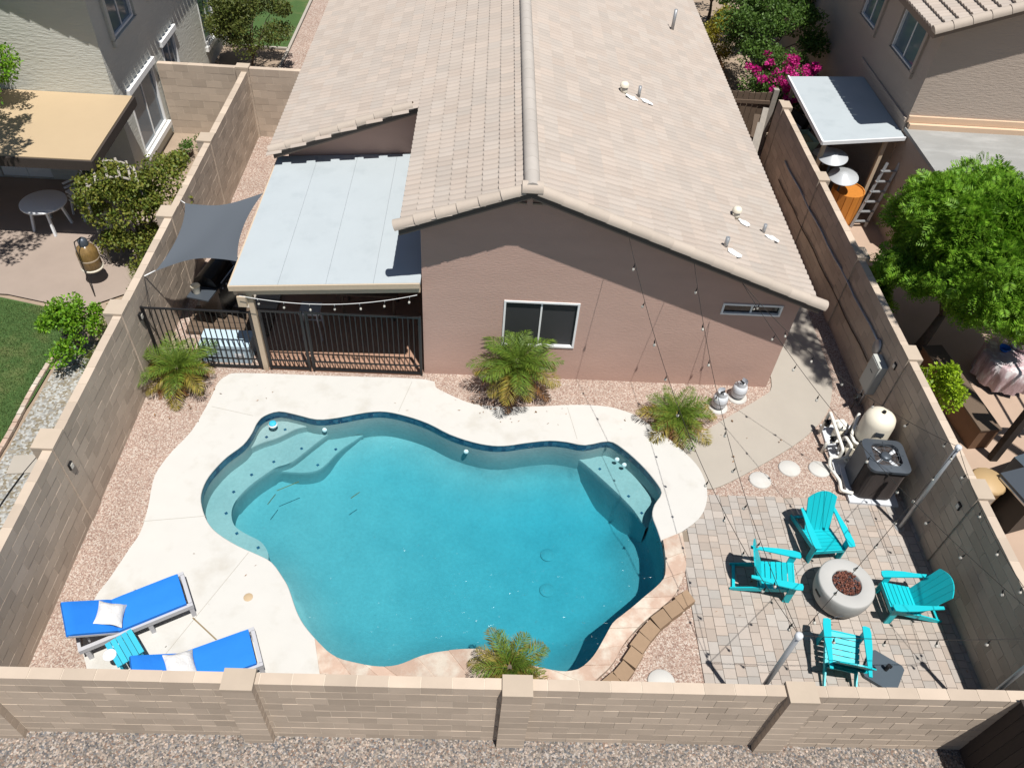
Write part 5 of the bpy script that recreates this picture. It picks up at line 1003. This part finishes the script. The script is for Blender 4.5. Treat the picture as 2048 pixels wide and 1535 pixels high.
for i in range(10): MB().box((i * .17, random.uniform(-.01, .01), .9), (.155, .03, 1.75 + random.uniform(-.05, .05))).build('plank', m_brownwood, wg)
MB().bar((-.1, -.03, 1.5), (1.65, -.03, 1.5), .05, .1).build('rail', m_brownwood, wg); MB().bar((-.1, -.03, .4), (1.65, -.03, .4), .05, .1).build('rail', m_brownwood, wg); MB().bar((1.68, 0, 0), (1.68, 0, 1.9), .15, .15).build('gate_post', m_greywood, wg)
for i, lab in enumerate(['weathered board nearest the house leaning in the right side yard', 'dark board leaning in the middle of the right side yard', 'weathered board leaning against the far end of the right wall']):
    o = MB().bar((0, 0, 0), (.25, .9, 1.5), .16, .02).build('old_board', m_brownwood if i == 1 else m_greywood, None, (6.25 + i * .2, 15.4 + i * .45, .02), (0, 0, random.uniform(-.2, .2))); tag(o, lab, 'board', 'old boards in the side yard')
bg = thing('bougainvillea', 'bougainvillea bush covered in magenta flowers by the white awning', 'shrub', (7.75, 18.75, 0)); P, g = lumps((0, 0, 1.4), (1.1, 1.1, .85), 22, 6500, .32); leaves('foliage', P, .085, m_lgrn, bg, .6, out=g); limbs(bg, (0, 0, 0), (0, 0, 1.3), (.9, .9, .7), 6, .03, name='stem')
q, g = lumps((0, -.1, 1.55), (1.25, 1.25, .95), 60, 4200, .09, lo=.0); leaves('flowers', q, .075, m_flower, bg, .8, out=g)
tree('leafy_tree', 'bushy green tree behind the magenta bougainvillea', (8.1, 21.4), (8.0, 21.4, 1.95), (1.6, 1.6, 1.15), 17000, .10, m_lgrn, 34, .07)
tree('leafy_tree', 'green tree in the gap beside the taupe house, half lit', (9.0, 24.5), (8.7, 24.3, 1.9), (1.6, 1.6, 1.2), 9000, .11, m_lgrn, 22, .07)
tree('leafy_tree', 'dark green tree at the top edge right of the roof', (7.4, 27.5), (7.3, 27.4, 1.6), (1.5, 1.8, 1.2), 8000, .12, m_lgrn, 24, .07)
bush('golden_shrub', 'golden yellow shrub at the top edge beside the roof', 'shrub', (6.95, 23.6, .95), (.7, 1.1, .85), 4200, .10, m_lgold, 14, aspect=.3)
bush('thin_shrub', 'dry brown shrub tucked beside the roof edge', 'shrub', (6.4, 22.0, .5), (.45, 1.4, .45), 1500, .08, m_lpalmd, 12)
tree('feathery_tree', 'big bright green feathery tree overhanging the right neighbour patio', (8.95, 8.9), (9.5, 9.3, 2.45), (1.8, 1.8, 1.3), 19000, .1, m_ltree, 120, .12, spray=True, nl_=12, h0=.9)
tt = tree('tall_tree', 'tall tree beyond the right edge whose shade dapples the walkway', (12.2, 3.0), (8.55, 5.55, 12.6), (.75, 1.5, .5), 2600, .16, m_lgrn, 20, .16, h0=11.6)
tree('feathery_sapling', 'dark green low growth at the foot of the feathery tree by the wall', (7.75, 9.9), (7.8, 9.9, .8), (.35, .6, .5), 420, .1, m_ltree, 10, .03, spray=True, nl_=4)
bush('lime_shrub', 'bright chartreuse shrub peeking over the right wall', 'shrub', (7.72, 6.25, 1.3), (.36, .66, .66), 3200, .08, m_lyel, 14)
pl = thing('planter_box', 'long brown timber planter box on the right neighbour patio', 'planter', (9.0, 7.2, 0), .12); MB().box((0, 0, .28), (.42, 2.4, .56)).build('planter_wall', M('planter_brown', (.15, .085, .05), .8, noise=(6, .2)), pl); MB().box((0, 0, .57), (.46, 2.44, .04)).build('rim', m_brownwood, pl)
bt_ = thing('blue_tarp', 'bright blue tarp half hidden under the feathery tree', 'tarp', (8.0, 9.15, 0)); K = 8; V = [((i / K - .5) * .8, (j / K - .5) * 1.3, .55 + .18 * math.sin(i * 1.3) * math.cos(j * .9) - .35 * abs(i / K - .5) * 2) for i in range(K + 1) for j in range(K + 1)]; MB().add(V, [(i * 9 + j, (i + 1) * 9 + j, (i + 1) * 9 + j + 1, i * 9 + j + 1) for i in range(K) for j in range(K)], True).build('tarp_sheet', m_tarp, bt_); MB().box((0, 0, .2), (.55, .95, .4)).build('covered_load', m_tarp, bt_)
ct = thing('covered_table', 'round table wrapped in pinkish plastic on the neighbour patio', 'table', (10.45, 8.05, 0)); n = 60; V = []
for ring, (r, z) in enumerate([(.01, .765), (.56, .76), (.61, .72), (.60, .45), (.58, .10)]):
    fd = lambda k: 1 + ((.045 * math.sin(11 * 2 * math.pi * k / n) + .03 * math.sin(17 * 2 * math.pi * k / n + 1)) * (ring - 1) / 2.2 if ring > 1 else 0); V += [(r * fd(k) * math.cos(2 * math.pi * k / n), r * fd(k) * math.sin(2 * math.pi * k / n), z + (.015 * math.sin(9 * k) if ring == 4 else 0)) for k in range(n)]
MB().add(V, [(r * n + k, r * n + (k + 1) % n, (r + 1) * n + (k + 1) % n, (r + 1) * n + k) for r in range(4) for k in range(n)], True).build('plastic_cover', m_wrap, ct); MB().lathe([(0, .8), (.12, .8), (.16, .9), (.05, 1.0), (0, 1.0)], n=12).build('wrapped_bundle', m_wrap, ct, (.2, .15, 0)); MB().cyl((0, 0, 0), .06, .7, 10).build('pedestal', m_char, ct)
po = thing('pergola', 'dark timber pergola post and beam at the right edge', 'pergola', (9.35, 5.75, 0)); MB().bar((0, 0, 0), (0, 0, 2.5), .14, .14).build('post', m_darkwood, po); MB().bar((-.1, 0, 2.5), (5, 0, 2.5), .14, .2).build('beam', m_darkwood, po)
for i in range(9): MB().bar((.3 + i * .5, -.2, 2.66), (.3 + i * .5, 6, 2.66), .05, .12).build('rafter', m_darkwood, po)
bn = thing('storage_bin', 'tan plastic bin beside the neighbour grill', 'bin', (8.35, 4.55, 0)); MB().lathe([(.0, 0), (.26, 0), (.30, .75), (.32, .78), (.28, .84), (0, .86)], n=18).build('bin_body', m_tanbin, bn); MB().box((-.2, -.2, .55), (.02, .1, .05)).build('tag', m_whitepl, bn)
g2 = thing('neighbour_grill', 'grey covered grill at the right edge of the picture', 'grill', (9.0, 4.35, 0), .3); MB().box((0, 0, .45), (.6, .7, .8)).build('cabinet', m_black, g2); MB().box((-.02, 0, .9), (.7, .8, .10)).build('lid', m_char, g2); MB().bar((-.38, -.35, .88), (-.38, .35, .88), .03, .03).build('handle', m_steel, g2)
t = thing('oval_planter', 'grey oval pot on the ground below the neighbour grill', 'pot', (8.0, 2.6, 0)); MB().lathe([(0, .02), (.18, .02), (.22, .25), (.24, .27), (.20, .27), (.19, .2), (0, .2)], n=22).build('pot_body', m_slate, t)
pv2 = MB().bar((9.35, 5.15, .3), (10.9, 5.75, .3), .35, .6).build('garden_ledge', m_slate); tag(pv2, 'dark grey ledge beside the dark pergola post', 'ledge')
for i, (dx, dy, lab, m_, pr_) in enumerate([(-.2, .1, 'small dark blue bowl on the covered table', m_tarp, [(0, 0), (.07, .0), (.12, .09), (.11, .09), (.06, .02)]), (.15, .25, 'white bag slumped on the covered table', m_whitepl, [(0, 0), (.12, 0), (.15, .08), (.10, .16), (.03, .2), (0, .2)])]):
    t = thing('table_item', lab, 'bowl' if i == 0 else 'bag', (10.45 + dx, 8.05 + dy, .768)); MB().lathe(pr_, n=16).build('item_body', m_, t)
# dark wooden fence in the near right corner, seen from its shaded side
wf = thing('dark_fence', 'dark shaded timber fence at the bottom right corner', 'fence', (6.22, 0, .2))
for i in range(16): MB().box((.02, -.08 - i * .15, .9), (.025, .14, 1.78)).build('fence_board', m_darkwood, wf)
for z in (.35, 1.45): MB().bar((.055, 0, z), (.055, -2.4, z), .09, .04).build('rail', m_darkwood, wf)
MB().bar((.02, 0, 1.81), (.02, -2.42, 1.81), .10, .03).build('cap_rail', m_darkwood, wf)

# fallen leaves and seed pods on the ground
def litter(name, label, n, boxes, z, s0, mat):
    P = np.concatenate([np.c_[RNG.normal(cx, sx, k), RNG.normal(cy, sy, k)] for cx, sx, cy, sy, k in boxes]); k = ~pip(P, pool_loop) & ~((P[:, 1] > 7.42) & (P[:, 0] > -5.6)); P = P[k]; Q = np.c_[P, np.full(len(P), z)]
    d = RNG.normal(size=(len(Q), 3)); d[:, 2] *= .15; d, a, b = rot_basis(d, RNG); a[:, 2] *= .2; s = s0 * RNG.uniform(.5, 1.5, (len(Q), 1))
    tag(quads(name, np.stack([Q, Q + d * s * .5 + a * s * .25, Q + d * s + np.array((0, 0, .004)), Q + d * s * .5 - a * s * .25], 1), mat), label, 'litter', kind='stuff')
litter('leaf_litter', 'scattered dry leaf litter on the deck and gravel under the palms', 0, [(-.3, .6, 6.75, .25, 70), (2.95, .45, 6.2, .25, 50), (-7.0, .3, 6.7, .4, 50), (-4, 2.2, 6.8, .2, 16), (-5.8, .6, 2.6, 1.4, 14), (3.8, .8, 5.6, .6, 14), (5, 1.4, 2, 1.2, 16)], .052, .05, m_lpalmd)
